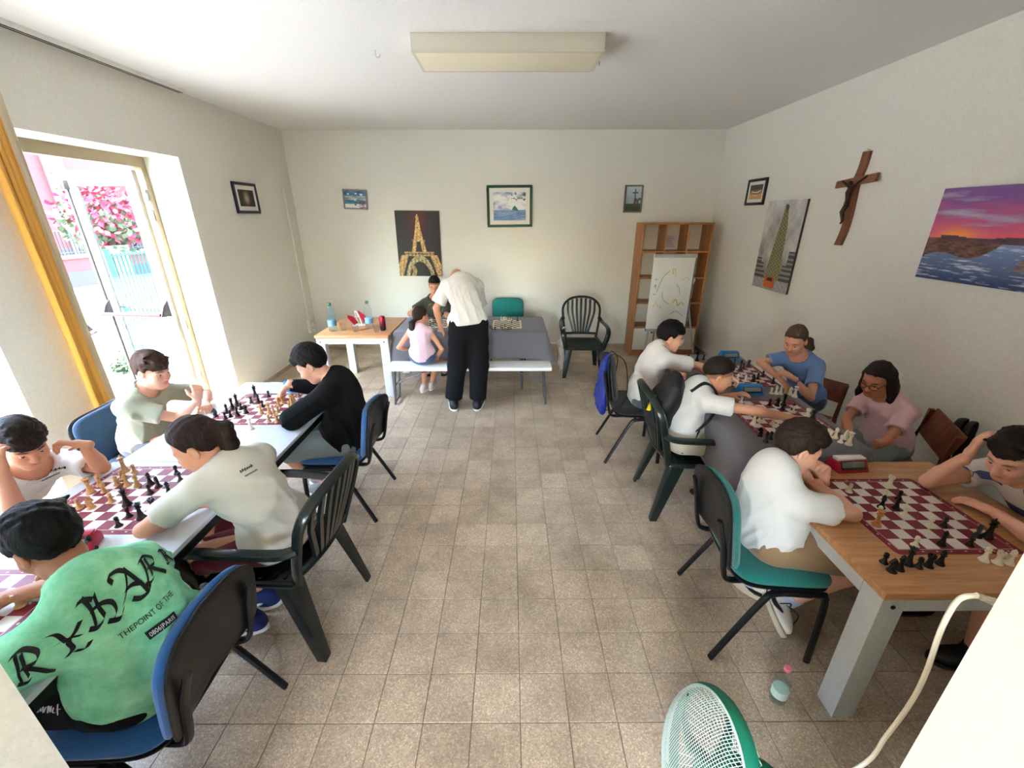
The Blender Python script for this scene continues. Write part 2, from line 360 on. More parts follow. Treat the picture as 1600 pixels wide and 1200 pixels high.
# ------------------------------------------------------------------ ceiling light, hook, conduit
lt = thing('ceiling_light', 'long rectangular white fluorescent light fixture on the ceiling', 'ceiling light')
M_lamp = mat('lamp_body', srgb(206, 200, 184), .5); M_diff = mat('lamp_diffuser', srgb(232, 222, 196), .4, trans=.0)
y0, y1, z0 = 3.255, 3.66, 2.90
b = MB(); b.box((-.628, y0, z0+.012), (.602, y1, 3.0)); part('housing', b, M_lamp, lt, bevel=.004)
part('diffuser', MB().box((-.61, y0+.02, z0), (.584, y1-.02, z0+.014)), M_diff, lt, bevel=.003)
part('frame', MB().box((-.628, y0, z0), (.602, y0+.02, z0+.012)).box((-.628, y1-.02, z0), (.602, y1, z0+.012)).box((-.628, y0+.02, z0), (-.61, y1-.02, z0+.012)).box((.584, y0+.02, z0), (.602, y1-.02, z0+.012)), M_lamp, lt)
part('end_clip', MB().tube(arc((.607, y0+.2, z0-.005), .012, 0, 2*PI, 12, (0, 1, 0), (0, 0, 1)), .003, 6), M_chrome, lt, True)
hk = link('ceiling_hook', MB().tube([(-.933, 3.552, 3.0), (-.933, 3.552, 2.975)]+arc((-.918, 3.552, 2.972), .015, PI, 2.1*PI, 10), .0028, 6).mesh('ceiling_hook', M_chrome, True)); tag(hk, 'small metal hook screwed into the ceiling left of the light', 'hook')
cdt = thing('cable_conduit', 'thin white cable conduit running down the left wall near back corner', 'conduit')
part('conduit_pipe', MB().tube([(XL+.012, 6.165, 2.32), (XL+.012, 6.20, .50)], .011, 8), M_wall, cdt, True)
part('socket_box', MB().box((XL, 6.15, .30), (XL+.045, 6.26, .52)), M_trim, cdt, bevel=.006)
part('socket_plug', MB().box((XL+.045, 6.18, .40), (XL+.085, 6.23, .45)), M_white, cdt, bevel=.006)
part('socket_plug', MB().box((XL+.045, 6.18, .32), (XL+.085, 6.23, .37)), M_white, cdt, bevel=.006)

# ------------------------------------------------------------------ outside
M_pave = mat('pale_concrete', srgb(118, 118, 115), .9, bump=.2, scale=12, var=.1)
M_pink = mat('pink_render', srgb(84, 33, 32), .9, var=.08, scale=3)
gy = MB().box((-40, -25, -.3), (XO, 45, -.02)); struct('ground_outside', gy, M_pave)
wz = MB().box((-16.6, -14, -.02), (-16, 30, 7.5)); hb = thing('house', 'pink rendered house across the street seen through the door', 'house', (-16, 15, 0))
hb_l = hb.location.copy()
def hp(n, mb, m, **k):
    o = part(n, mb, m, hb, **k); o.matrix_parent_inverse = Matrix.Translation(-hb_l); return o
hp('wall', wz, M_pink)
hp('base_band', MB().box((-16, -14, -.02), (-15.95, 30, .9)), mat('painted_shadow_band', srgb(40, 38, 46), .9))  # dark bluish shadow band at the wall foot, put in as colour
for k in range(26): hp('quoin', MB().box((-16.0, 16.25+.06*(k % 2), .9+k*.25), (-15.93, 16.85, 1.14+k*.25)), mat('pale_quoin', srgb(96, 104, 112), .8), bevel=.01)
hp('drain_pipe', MB().tube([(-15.88, 16.1, .0), (-15.88, 16.1, 7.3)], .07, 10), mat('dark_pipe', srgb(40, 48, 70), .5), smooth=True)
tw = thing('terrace_wall', 'low pink terrace wall with dark railing in front of the pink house', 'wall', (-13, 13, 0)); tl = tw.location.copy()
def tp(n, mb, m, **k):
    o = part(n, mb, m, tw, **k); o.matrix_parent_inverse = Matrix.Translation(-tl); return o
tp('wall', MB().box((-13.2, 6, -.02), (-13, 24, .80)), M_pink); tp('coping', MB().box((-13.25, 6, .80), (-12.95, 24, .88)), M_pave)
tp('plinth', MB().box((-13.0, 6, -.02), (-12.96, 24, .42)), MATS['painted_shadow_band'])  # the shadow along the foot of the terrace wall, painted as a dark strip
for z in (.95, 1.55): tp('rail', MB().box((-13.12, 6, z), (-13.08, 24, z+.03)), M_blackmetal)
for k in range(90): tp('baluster', MB().box((-13.11, 9+.11*k, .88), (-13.09, 9.02+.11*k, 1.55)), M_blackmetal)
M_green = mat('green_fence', srgb(2, 54, 44), .5)
def fence(y0, y1, x, label):
    t = thing('mesh_fence', label, 'fence', (x, y0, 0)); n = int((y1-y0)/.085)
    for k in range(n+1): link('vertical_wire', fw, t, (0, k*(y1-y0)/n, 0))
    for z in (.12, .5, .9, 1.3): part('horizontal_wire', MB().box((-.02, 0, z-.012), (.02, y1-y0, z+.012)), M_green, t)
    for y in (0, y1-y0): part('post', MB().box((-.03, y-.03, -.02), (.03, y+.03, 1.42)), M_green, t)
fw = MB().tube([(0, 0, .1), (0, 0, 1.34)], .014, 6).mesh('vertical_wire', M_green, True)
fence(7.62, 10.2, -7.0, 'green wire mesh fence seen through the glass of the open door')
fence(4.3, 6.75, -7.0, 'green wire mesh fence panel left of the ochre curtain')
# flowering shrub in a white planter
sh = thing('flowering_shrub', 'pink flowering bougainvillea in a pale planter beyond the green fence', 'shrub', (-10.6, 11.75, 0))
part('planter', MB().lathe([(.0, 0), (.28, 0), (.3, .1), (.26, .9), (.38, 1.25), (.34, 1.25), (.3, 1.15), (0, 1.15)], 20), M_pave, sh, True)
part('stem', MB().tube([(0, 0, 1.1), (.08, .1, 1.6), (.0, 0, 2.1)], [.05, .04, .02], 8), mat('bark', srgb(98, 80, 60), .9), sh, True)
def leaves(n, r, ms, cz, ss):
    b = MB()
    for k in range(n):
        p = Vector(RNG.normal(0, 1, 3)); p = p.normalized()*r*RNG.uniform(.35, 1); p.z *= .8; p.z += cz
        a = Vector(RNG.normal(0, 1, 3)).normalized()*ss; c = a.orthogonal().normalized()*ss*.6
        b.add([p-a, p+c, p+a, p-c], [(0, 1, 2, 3)])
    return b
o = part('foliage', leaves(900, .95, 0, 1.75, .09), mat('leaf_green', srgb(32, 54, 28), .7), sh); o['kind'] = 'stuff'
o = part('blossom', leaves(900, 1.0, 0, 1.95, .09), mat('pink_petal', srgb(130, 14, 44), .7), sh); o['kind'] = 'stuff'
for k, (x, y, r) in enumerate(((-5.2, 5.35, .16), (-5.6, 6.0, .2), (-5.35, 5.0, .15))):
    w = thing('weed_clump', ('small green weed clump on the pavement nearest the open door', 'larger green weed clump by the fence gap outside', 'green weed clump on the pavement left of the doorway')[k], 'plant', (x, y, -.02))
    o = part('foliage', leaves(160, r, 0, .09, .035), MATS['leaf_green'], w); o['kind'] = 'stuff'
# ------------------------------------------------------------------ flat prints: a fine grid with one colour per cell
M_print = mat('print', (1, 1, 1), .5, attr='Col'); M_matboard = mat('mat_board', srgb(232, 228, 216), .8)
def rgb(*c): return np.array(srgb(*c))
def print_mesh(name, w, h, nx, ny, fn):
    """panel in its own x (width) / z (height) plane, facing -y; fn(u, v) arrays -> colour array"""
    u = (np.arange(nx)+.5)/nx; v = (np.arange(ny)+.5)/ny; U, V = np.meshgrid(u, v); C = np.clip(fn(U, V), 0, 1)
    xs = np.linspace(-w/2, w/2, nx+1); zs = np.linspace(-h/2, h/2, ny+1); X, Z = np.meshgrid(xs, zs)
    vs = np.stack([X.ravel(), np.zeros(X.size), Z.ravel()], 1); i, j = np.meshgrid(np.arange(nx), np.arange(ny)); a = (j*(nx+1)+i).ravel()
    fs = np.stack([a, a+1, a+nx+2, a+nx+1], 1)
    me = bpy.data.meshes.new(name); me.from_pydata(vs.tolist(), [], fs.tolist()); me.materials.append(M_print)
    at = me.color_attributes.new('Col', 'FLOAT_COLOR', 'CORNER')
    cc = np.ones((fs.shape[0], 4, 4), np.float32); cc[:, :, :3] = C.reshape(-1, 3)[:, None, :]
    at.data.foreach_set('color', cc.ravel()); return me
def noise2(U, V, f, seed=0, oct=4):
    r = np.random.default_rng(seed); o = np.zeros_like(U); A = 1
    for k in range(oct):
        for q in range(3):
            an = r.uniform(0, 6.28); ph = r.uniform(0, 6.28); o += A*np.sin(f*(U*np.cos(an)+V*np.sin(an))*6.28+ph+1.5*np.sin(f*.7*V*6.28+q))/3
        f *= 2; A *= .55
    return o*.5+.5
def lerp(a, b, t): t = np.clip(t, 0, 1)[..., None]; return a*(1-t)+b*t
def put(C, mask, col): C[mask] = col; return C
def inpoly(U, V, P):
    m = np.zeros(U.shape, bool); n = len(P)
    for i in range(n):
        (x1, y1), (x2, y2) = P[i], P[(i+1) % n]
        if y1 == y2: continue
        c = ((V > y1) != (V > y2)) & (U < (x2-x1)*(V-y1)/(y2-y1)+x1); m ^= c
    return m
def tower(U, V):
    C = lerp(rgb(30, 24, 22), rgb(90, 30, 26), np.exp(-((U-.5)**2/.05+(V-.86)**2/.05))); g = noise2(U, V, 14, 3, 3)
    gold = lerp(rgb(150, 96, 40), rgb(246, 214, 140), g)
    def legs(hw): return np.abs(U-.5) < hw
    t = (V > .55) & legs(.028+.085*((.92-V)/.37)**1.3*(V < .92)) & (V < .92); C[t] = gold[t]
    t = (V > .36) & (V <= .56) & (np.abs(np.abs(U-.5)-(.075+.28*(.56-V))) < .045); C[t] = gold[t]
    t = (np.abs(V-.555) < .018) & legs(.14); C[t] = gold[t]*.9
    t = (np.abs(V-.35) < .032) & legs(.34); C[t] = (gold*.75)[t]; t = (np.abs(V-.35) < .012) & legs(.33) & ((U*26 % 1) < .6); C[t] = rgb(60, 40, 30)
    r = np.hypot((U-.5)*1.25, V+.10); t = (r > .33) & (r < .43) & (V < .33); C[t] = lerp(rgb(90, 84, 60), rgb(214, 196, 140), g)[t]
    t = (np.abs(np.abs(U-.5)-(.335+.50*(.33-V))) < .085) & (V < .33); C[t] = (gold*.8)[t]
    t = (np.abs(U-.33-.04*np.sin(V*20)) < .05) & (V < .17); C[t] = (gold*.55)[t]
    C[(np.abs(U-.5) < .008) & (V > .92) & (V < .95)] = rgb(240, 220, 170)
    return C
def city(U, V):
    n = noise2(U, V, 2, 5); C = lerp(rgb(120, 118, 116), rgb(214, 212, 208), n*.6+V*.5)
    w = noise2(U*3, V, 22, 8, 2)
    for k, (a, bb, h) in enumerate(((0, .14, .36), (.1, .22, .30), (.74, .86, .30), (.84, 1.0, .46), (.68, .78, .24), (.2, .3, .24))):
        t = (U > a) & (U < bb) & (V < h); C[t] = lerp(rgb(40, 40, 40), rgb(150, 150, 148), (np.sin(V*120) > .1)*.6+w*.3)[t]
    m = inpoly(U, V, [(.30, .12), (.72, .12), (.66, .72), (.58, .95), (.50, .95), (.44, .66)]); C[m] = lerp(rgb(96, 90, 54), rgb(168, 160, 112), (np.sin(V*150)*np.sin(U*70) > 0)*.5+.3*w)[m]
    m = inpoly(U, V, [(.50, .95), (.54, .96), (.60, .93), (.56, .86)]); C[m] = rgb(70, 66, 44)
    t = V < .12; C[t] = lerp(rgb(50, 50, 50), rgb(220, 218, 214), w)[t]
    m = inpoly(U, V, [(.34, .02), (.62, .02), (.64, .10), (.58, .155), (.38, .155), (.33, .10)]); C[m] = rgb(196, 92, 44)
    m = inpoly(U, V, [(.40, .105), (.57, .105), (.55, .14), (.42, .14)]); C[m] = rgb(60, 50, 48); C[(V < .04) & m] = rgb(30, 30, 30)
    return C
def sunset(U, V):
    n = noise2(U*.6, V*2.2, 1.6, 11, 4)
    C = lerp(rgb(236, 96, 120), rgb(126, 84, 150), (V-.5)*2.4+n*.5-.2)
    C = lerp(C, rgb(182, 168, 190), np.clip(n-.6, 0, 1)*2*(V > .6)); C = lerp(C, rgb(252, 160, 70), np.exp(-((U-.22)**2/.02+(V-.50)**2/.006)))
    sea = V < .47; w = noise2(U*1.2, V*5, 3, 21, 4); C[sea] = lerp(lerp(rgb(40, 60, 104), rgb(128, 150, 190), V/.47), rgb(205, 210, 226), np.clip(w-.62, 0, 1)*2.2)[sea]
    land = (V < .47) & (V > .16+.10*np.sin(U*9+1)+.55*U) & (U < .62); C[land] = lerp(rgb(58, 46, 46), rgb(140, 96, 76), noise2(U*4, V*8, 2, 31))[land]
    far = (V < .49+.015*np.sin(U*12)) & (V > .43) & (U > .1) & (U < .72); C[far] = lerp(rgb(66, 48, 62), rgb(110, 76, 80), w)[far]
    t = inpoly(U, V, [(.66, .18), (.72, .34), (.80, .385), (.90, .37), (1.0, .26), (1.02, .16)]); C[t] = lerp(rgb(90, 74, 80), rgb(160, 128, 116), w)[t]
    return C
def sea(U, V):
    n = noise2(U+V*.7, V-U*.4, 1.5, 41); C = lerp(rgb(66, 122, 176), rgb(238, 238, 232), n*1.3+(U-.4)*.7+.25-np.clip(V-.75, 0, 1)*1.2)
    t = (V > .7) & (U > .55) & (noise2(U, V, 4, 9) > .62); C[t] = rgb(92, 96, 96)
    t = V < .37; C[t] = lerp(rgb(74, 112, 168), rgb(150, 180, 206), noise2(U, V*4, 2, 12))[t]
    C[inpoly(U, V, [(.57, .37), (.60, .45), (.66, .53), (.72, .46), (.76, .37)])] = rgb(60, 124, 122); return C
def beach(U, V):
    n = noise2(U, V*2, 2, 44); C = lerp(rgb(40, 92, 130), rgb(96, 150, 180), n); t = (V > .45) & (V < .72); C[t] = lerp(rgb(110, 140, 150), rgb(196, 200, 204), n)[t]
    t = V < .25; C[t] = lerp(rgb(210, 214, 216), rgb(240, 240, 238), n)[t]
    for x, y, r in ((.18, .80, .05), (.55, .84, .05), (.8, .80, .07), (.5, .47, .05)): C[np.hypot(U-x, (V-y)*1.2) < r] = rgb(232, 238, 240)
    t = (U > .66) & (V < .38) & (noise2(U, V, 7, 2) > .5); C[t] = rgb(120, 64, 66); C[np.hypot(U-.5, (V-.2)) < .05] = rgb(160, 60, 60); return C
def dusk(U, V): return lerp(rgb(44, 42, 40), rgb(205, 176, 140), np.exp(-((U-.5)**2/.02+(V-.5)**2/.09))*(.6+.5*noise2(U, V*3, 3, 6)))*np.where(V > .1, 1, .6)[..., None]
def boats(U, V):
    C = lerp(rgb(206, 160, 84), rgb(60, 58, 60), (V-.25)*2.2); t = (np.abs(V-.45-.9*(U-.5)**2) < .05) & (U > .2) & (U < .9); C[t] = rgb(228, 206, 170)
    t = (np.abs(V-.38-.9*(U-.55)**2) < .03) & (U > .3) & (U < .95); C[t] = rgb(70, 50, 40); t = (V < .3) & (V > .22) & (noise2(U, V, 5, 3) > .55); C[t] = rgb(240, 228, 200); return C
def harbour(U, V):
    C = lerp(rgb(120, 150, 160), rgb(190, 206, 212), V+.2*noise2(U, V, 2, 3)); C[(V < .3)] = rgb(70, 84, 60); t = (U > .55) & (V < .55) & (noise2(U, V, 4, 5) > .4); C[t] = rgb(80, 80, 74)
    C[(np.abs(U-.6) < .03) & (V < .9)] = rgb(90, 80, 70); C[(np.abs(V-.75) < .02) & (np.abs(U-.6) < .2)] = rgb(90, 80, 70); return C
M_frames = {}
def picture(name, label, c, rz, w, h, fn, fcol, fw, matw, nx, ny, rot=0, th=.022):
    """framed picture, centre c on the wall; local -y looks into the room"""
    t = thing(name, label, 'picture', c, rz)
    if rot: t.rotation_euler = (0, rot, rz)
    if fw:
        fm = mat('frame_'+''.join(str(int(x*255)) for x in fcol), fcol, .4)
        b = MB()
        for lo, hi in (((-w/2, -th, -h/2), (w/2, 0, -h/2+fw)), ((-w/2, -th, h/2-fw), (w/2, 0, h/2)), ((-w/2, -th, -h/2+fw), (-w/2+fw, 0, h/2-fw)), ((w/2-fw, -th, -h/2+fw), (w/2, 0, h/2-fw))): b.box(lo, hi)
        part('frame', b, fm, t, bevel=.003)
        iw, ih = w-2*fw, h-2*fw
        if matw: part('mat_board', MB().box((-iw/2, -th+.009, -ih/2), (iw/2, -.001, ih/2)), M_matboard, t)
        o = link('print', print_mesh(name+'_print', iw-2*matw, ih-2*matw, nx, ny, fn), t, (0, -th+.008, 0))
    else:
        part('stretcher', MB().box((-w/2, -th, -h/2), (w/2, 0, h/2)), mat('canvas_edge', srgb(70, 62, 58), .8), t)
        link('print', print_mesh(name+'_print', w, h, nx, ny, fn), t, (0, -th-.0008, 0))
    return t
picture('canvas_print', 'tall dark canvas print of a lit iron tower at night, on back wall', (-1.33, YB-.001, 1.56), 0, .625, .90, tower, None, 0, 0, 90, 130, math.radians(.6))
picture('framed_picture', 'green framed square picture of a small sailing boat on blue sea', (-.012, YB-.001, 2.062), 0, .635, .545, sea, srgb(24, 74, 52), .035, .055, 70, 60, math.radians(-.5))
picture('framed_picture', 'small grey framed beach picture at the left of the back wall', (-2.17, YB-.001, 2.155), 0, .33, .255, beach, srgb(142, 132, 142), .018, 0, 60, 46, math.radians(2))
picture('framed_picture', 'small grey framed harbour picture above the bookshelf', (1.72, YB-.001, 2.155), 0, .25, .355, harbour, srgb(120, 116, 104), .02, 0, 44, 62)
picture('framed_picture', 'small dark blue framed sunset picture on the left wall', (XL+.001, 5.27, 2.13), PI/2, .45, .325, dusk, srgb(40, 42, 66), .03, .045, 50, 36)
picture('framed_picture', 'small black framed picture of a boat high on the right wall', (XR-.001, 5.38, 2.19), -PI/2, .40, .285, boats, srgb(20, 20, 24), .03, .035, 50, 40)
picture('canvas_print', 'tall grey canvas print of a narrow green building and orange car', (XR-.001, 4.72, 1.625), -PI/2, .655, .915, city, None, 0, 0, 90, 126)
picture('canvas_print', 'wide purple and orange seaside sunset canvas on the right wall', (XR-.001, 2.60, 1.81), -PI/2, .86, .565, sunset, None, 0, 0, 150, 100)

# crucifix
M_cross = wood('cross_wood', srgb(104, 60, 34), srgb(150, 92, 56), (6, 6, 1.2))
M_bronze = mat('dark_bronze', srgb(62, 44, 34), .4, .6)
cx = thing('crucifix', 'brown wooden crucifix with dark bronze figure on the right wall', 'crucifix', (XR-.001, 3.83, 2.05), -PI/2)
pth = smoothpath([(.018, 0, .36), (.012, 0, .25), (-.012, 0, .13), (-.004, 0, 0), (.004, 0, -.12), (-.002, 0, -.25), (-.03, 0, -.36)], 5)
b = MB(); L = [p+Vector((-.036, 0, 0)) for p in pth]; R = [p+Vector((.036, 0, 0)) for p in pth]
for i in range(len(pth)-1):
    b.hexa([L[i], R[i], R[i]+Vector((0, -.025, 0)), L[i]+Vector((0, -.025, 0))], [L[i+1], R[i+1], R[i+1]+Vector((0, -.025, 0)), L[i+1]+Vector((0, -.025, 0))])
part('upright_beam', b, M_cross, cx)
part('cross_beam', MB().hexa([(-.215, -.018, .10), (.215, -.018, .128), (.215, -.04, .128), (-.215, -.04, .10)], [(-.215, -.018, .158), (.215, -.018, .192), (.215, -.04, .192), (-.215, -.04, .158)]), M_cross, cx, bevel=.005)
fg = MB(); y = -.052
fg.tube([(-.002, y, .10), (-.004, y-.008, .06), (-.006, y, .0), (-.002, y-.004, -.03)], [.022, .026, .018, .021], 10)
fg.tube([(-.13, y+.004, .155), (-.07, y, .125), (-.02, y, .098)], [.007, .010, .012], 8); fg.tube([(.13, y+.004, .175), (.07, y, .14), (.018, y, .10)], [.007, .010, .012], 8)
fg.tube([(-.008, y, -.03), (-.014, y-.02, -.09), (-.006, y, -.16), (-.004, y-.012, -.185)], [.016, .014, .010, .006], 8); fg.tube([(.008, y, -.03), (.006, y-.022, -.09), (.004, y-.004, -.16), (.002, y-.014, -.185)], [.016, .014, .010, .006], 8)
fg.lathe([(0, -.022), (.014, -.012), (.017, .002), (.012, .016), (0, .022)], 10, (-.008, y-.012, .128)); part('figure', fg, M_bronze, cx, True, angle=80)
part('nail', MB().tube([(.02, 0, .37), (.02, -.02, .375)], .003, 6), M_chrome, cx)

# ------------------------------------------------------------------ tables
M_oak = wood('oak_laminate', srgb(176, 122, 76), srgb(212, 158, 108), (1.2, 16, 16), .38)
M_oak_edge = wood('oak_edge', srgb(156, 104, 64), srgb(190, 138, 92), (1.2, 16, 16), .45)
M_greysteel = mat('pale_grey_steel', srgb(200, 204, 202), .4, bump=.05, scale=60, var=.06)
M_whitetop = mat('white_laminate', srgb(206, 212, 218), .22)
def wood_table(label, x0, x1, y0, y1, H=.70):
    t = thing('wood_table', label, 'table', ((x0+x1)/2, (y0+y1)/2, 0)); w, d = (x1-x0)/2, (y1-y0)/2
    b = MB(); b.box((-w, -d, H-.032), (w, d, H)); part('tabletop', b, M_oak, t, bevel=.004)
    for sx in (-1, 1):
        for sy in (-1, 1):
            cx_, cy_ = sx*(w-.055), sy*(d-.055)
            o = part('leg', MB().box((cx_-.045, cy_-.045, 0), (cx_+.045, cy_+.045, H-.033)), M_greysteel, t, bevel=.004)
            part('bolt', MB().lathe([(0, 0), (.008, 0), (.008, .004), (0, .005)], 8, (cx_, cy_-.045, H-.075), axis=(0, -1, 0)), M_blackmetal, o)
    for sy in (-1, 1): part('apron', MB().box((-w+.1, sy*(d-.03)-.02, H-.095), (w-.1, sy*(d-.03)+.02, H-.033)), M_greysteel, t)
    for sx in (-1, 1): part('apron', MB().box((sx*(w-.03)-.02, -d+.1, H-.095), (sx*(w-.03)+.02, d-.1, H-.033)), M_greysteel, t)
    return t
wood_table('oak topped table with pale steel legs nearest the camera on the right', 1.31, 2.25, 1.085, 1.935)
wood_table('oak topped table with white steel legs against the back wall', -2.14, -1.335, 4.43, 5.33, .73)
def white_table(label, x0, x1, y0, y1, H=.73):
    t = thing('white_table', label, 'table', ((x0+x1)/2, (y0+y1)/2, 0)); w, d = (x1-x0)/2, (y1-y0)/2
    part('tabletop', MB().box((-w, -d, H-.022), (w, d, H)), M_whitetop, t, bevel=.004)
    part('edge_frame', MB().box((-w, -d, H-.06), (w, -d+.03, H-.023)).box((-w, d-.03, H-.06), (w, d, H-.023)).box((-w, -d+.03, H-.06), (-w+.03, d-.03, H-.023)).box((w-.03, -d+.03, H-.06), (w, d-.03, H-.023)), M_blackmetal, t)
    for sx in (-1, 1):
        for sy in (-1, 1):
            part('leg', MB().tube([(sx*(w-.03), sy*(d-.04), H-.06), (sx*(w-.05), sy*(d-.02), 0)], .017, 10), M_blackmetal, t, True)
    return t
white_table('far white topped table with black frame beside the open door', -2.07, -1.26, 1.915, 3.055)
white_table('near white topped table with black frame at the left of the picture', -2.10, -1.30, .55, 1.91)
pp = link('paper_sheet', MB().box((-.105, -.148, 0), (.105, .148, .0008)).mesh('paper_sheet', mat('paper', srgb(206, 214, 226), .7)), None, (-1.82, 2.05, .7305)); pp.rotation_euler = (0, 0, 1.35); tag(pp, 'blank white paper sheet lying on the white table behind the ponytail', 'paper')

M_cloth = mat('grey_tablecloth', srgb(100, 98, 102), .75, bump=.35, scale=260, sheen=.2)
def cloth(label, Q, H, drop, waves, seed):
    """Q: four top corners (counter-clockwise); a top with hanging sides that fall in folds"""
    Q = [Vector((x, y)) for x, y in Q]; per = []; r = np.random.default_rng(seed)
    c = sum(Q, Vector((0, 0)))/4; rad = .045
    for i in range(4):
        p, n, pv = Q[i], Q[(i+1) % 4], Q[i-1]
        a = (pv-p).normalized(); d = (n-p).normalized()
        for k in range(5):
            t = k/4; per.append((p+a*rad*(1-t)**2+d*rad*t*t, 1))
        m = 26
        for k in range(1, m):
            t = k/m; q = p+d*rad; e_ = n-d*rad; per.append((q+(e_-q)*t, 0))
    n = len(per); cen = c; ph = r.uniform(0, 6)
    def out(i):
        p = per[i][0]; a = per[(i+1) % n][0]-per[i-1][0]; return Vector((a.y, -a.x)).normalized()
    cor = [min(min(abs(i-j*30-2), n-abs(i-j*30-2)) for j in range(4)) for i in range(n)]
    rows = [(0, 0), (.004, .010), (.012, .020), (.018, .06)]+[(.02, .06+(drop-.06)*k/9) for k in range(1, 10)]
    vs = []; fs = []
    for (o_, dz) in rows:
        f = max(0, dz-.05)/max(drop, .01)
        for i in range(n):
            p = per[i][0]; nn = out(i); g = math.exp(-(cor[i]/3.2)**2)
            off = o_ + f*(.018*math.sin(i*waves+ph)+.012*math.sin(i*waves*.43+2*ph)+.025) + f*g*.10
            z = H-dz - f*g*drop*.16 + f*.012*math.sin(i*.35+ph)
            vs.append((p.x+nn.x*off, p.y+nn.y*off, z))
    R = len(rows)
    for j in range(R-1):
        for i in range(n): fs.append((j*n+i, (j+1)*n+i, (j+1)*n+(i+1) % n, j*n+(i+1) % n))
    rings = 6
    base0 = len(vs)
    for k in range(1, rings):
        for i in range(n):
            p = per[i][0].lerp(cen, k/rings); vs.append((p.x, p.y, H+.0006*math.sin(p.x*31+p.y*17)))
    prev = 0
    for k in range(1, rings):
        b0 = base0+(k-1)*n
        for i in range(n): fs.append((prev+i, prev+(i+1) % n, b0+(i+1) % n, b0+i))
        prev = b0
    vs.append((cen.x, cen.y, H)); fs += [(prev+i, prev+(i+1) % n, len(vs)-1) for i in range(n)]
    m = MB(); m.add(vs, fs); o = link('tablecloth', m.mesh('tablecloth', M_cloth, True, angle=75)); tag(o, label, 'tablecloth')
    md = o.modifiers.new('thickness', 'SOLIDIFY'); md.thickness = .0015; md.offset = -1; return o
M_tube = mat('grey_tube_steel', srgb(96, 98, 102), .35, .5)
def folding_table(label, x0, x1, y0, y1, H, long_x):
    t = thing('folding_table', label, 'table', ((x0+x1)/2, (y0+y1)/2, 0)); w, d = (x1-x0)/2, (y1-y0)/2
    part('tabletop', MB().box((-w, -d, H-.045), (w, d, H-.006)), M_white, t, bevel=.008)
    for s_ in (-1, 1):
        for q in (-1, 1):
            px, py = (s_*(w-.25), q*(d-.12)) if long_x else (q*(w-.12), s_*(d-.25))
            part('leg', MB().tube([(px, py, H-.045), (px, py, 0)], .014, 8), M_tube, t, True)
        a, c_ = ((s_*(w-.25), -(d-.12), .28), (s_*(w-.25), d-.12, .28)) if long_x else ((-(w-.12), s_*(d-.25), .28), (w-.12, s_*(d-.25), .28))
        part('leg_brace', MB().tube([a, c_], .011, 8), M_tube, t, True)
    return t
folding_table('white folding table hidden under the grey cloth before the back wall', -1.30, .38, 4.55, 5.28, .735, True)
cloth('grey cloth draped over the table in front of the back wall', [(-1.305, 4.53), (.40, 4.55), (.40, 5.30), (-1.305, 5.30)], .74, .30, .34, 1)
folding_table('white folding table hidden under the grey cloth along right wall', 1.32, 1.95, 1.98, 3.60, .735, False)
cloth('grey cloth draped over the long table along the right wall', [(1.245, 1.90), (1.965, 1.945), (2.09, 3.68), (1.34, 3.70)], .742, .29, .3, 2)

# bench
bn = thing('bench', 'long white plastic folding bench before the back table', 'bench', (-.447, 4.33, 0))
b = MB(); b.box((-.885, -.125, .395), (.885, .125, .435)); part('seat', b, M_white, bn, bevel=.012)
for s_ in (-1, 1):
    for q in (-1, 1): part('leg', MB().tube([(s_*.80, q*.09, .395), (s_*.83, q*.10, .0)], .012, 8), M_tube, bn, True)
    part('cross_bar', MB().tube([(s_*.825, -.10, .03), (s_*.825, .10, .03)], .011, 8), M_tube, bn, True)
    part('diagonal_brace', MB().tube([(s_*.81, 0, .22), (s_*.40, 0, .39)], .009, 8), M_tube, bn, True)
    part('cross_bar', MB().tube([(s_*.812, -.095, .22), (s_*.812, .095, .22)], .009, 8), M_tube, bn, True)

# ------------------------------------------------------------------ chairs
M_blue = mat('blue_fabric', srgb(38, 96, 158), .9, bump=.35, scale=420, sheen=.3); M_navy = mat('navy_fabric', srgb(40, 66, 96), .9, bump=.35, scale=420, sheen=.2)
M_teal = mat('teal_fabric', srgb(24, 118, 110), .9, bump=.35, scale=420, sheen=.3); M_blk = mat('black_fabric', srgb(30, 31, 32), .85, bump=.35, scale=420, sheen=.15)
def cushion(w, d, t, bend, bow, n=14):
    """superellipse pad: local x width, y depth, thickness along z; bend curves the far/near edge, bow curves across x"""
    b = MB(); rings = [(0.0, 0), (.7, 0), (.93, .06), (1.0, .35), (1.0, .65), (.93, .94), (.7, 1), (0, 1)]
    vs = []; fs = []; N_ = 40
    for (s_, z) in rings:
        for k in range(N_):
            a = 2*PI*k/N_; c, q = math.cos(a), math.sin(a)
            x = math.copysign(abs(c)**.42, c)*w/2*s_; y = math.copysign(abs(q)**.42, q)*d/2*s_
            zz = z*t + bow*(2*x/w)**2 - bend*max(0, 2*y/d-.3)**2
            vs.append((x, y, zz))
    for j in range(len(rings)-1):
        for k in range(N_): fs.append((j*N_+k, j*N_+(k+1) % N_, (j+1)*N_+(k+1) % N_, (j+1)*N_+k))
    b.add(vs, fs); return b
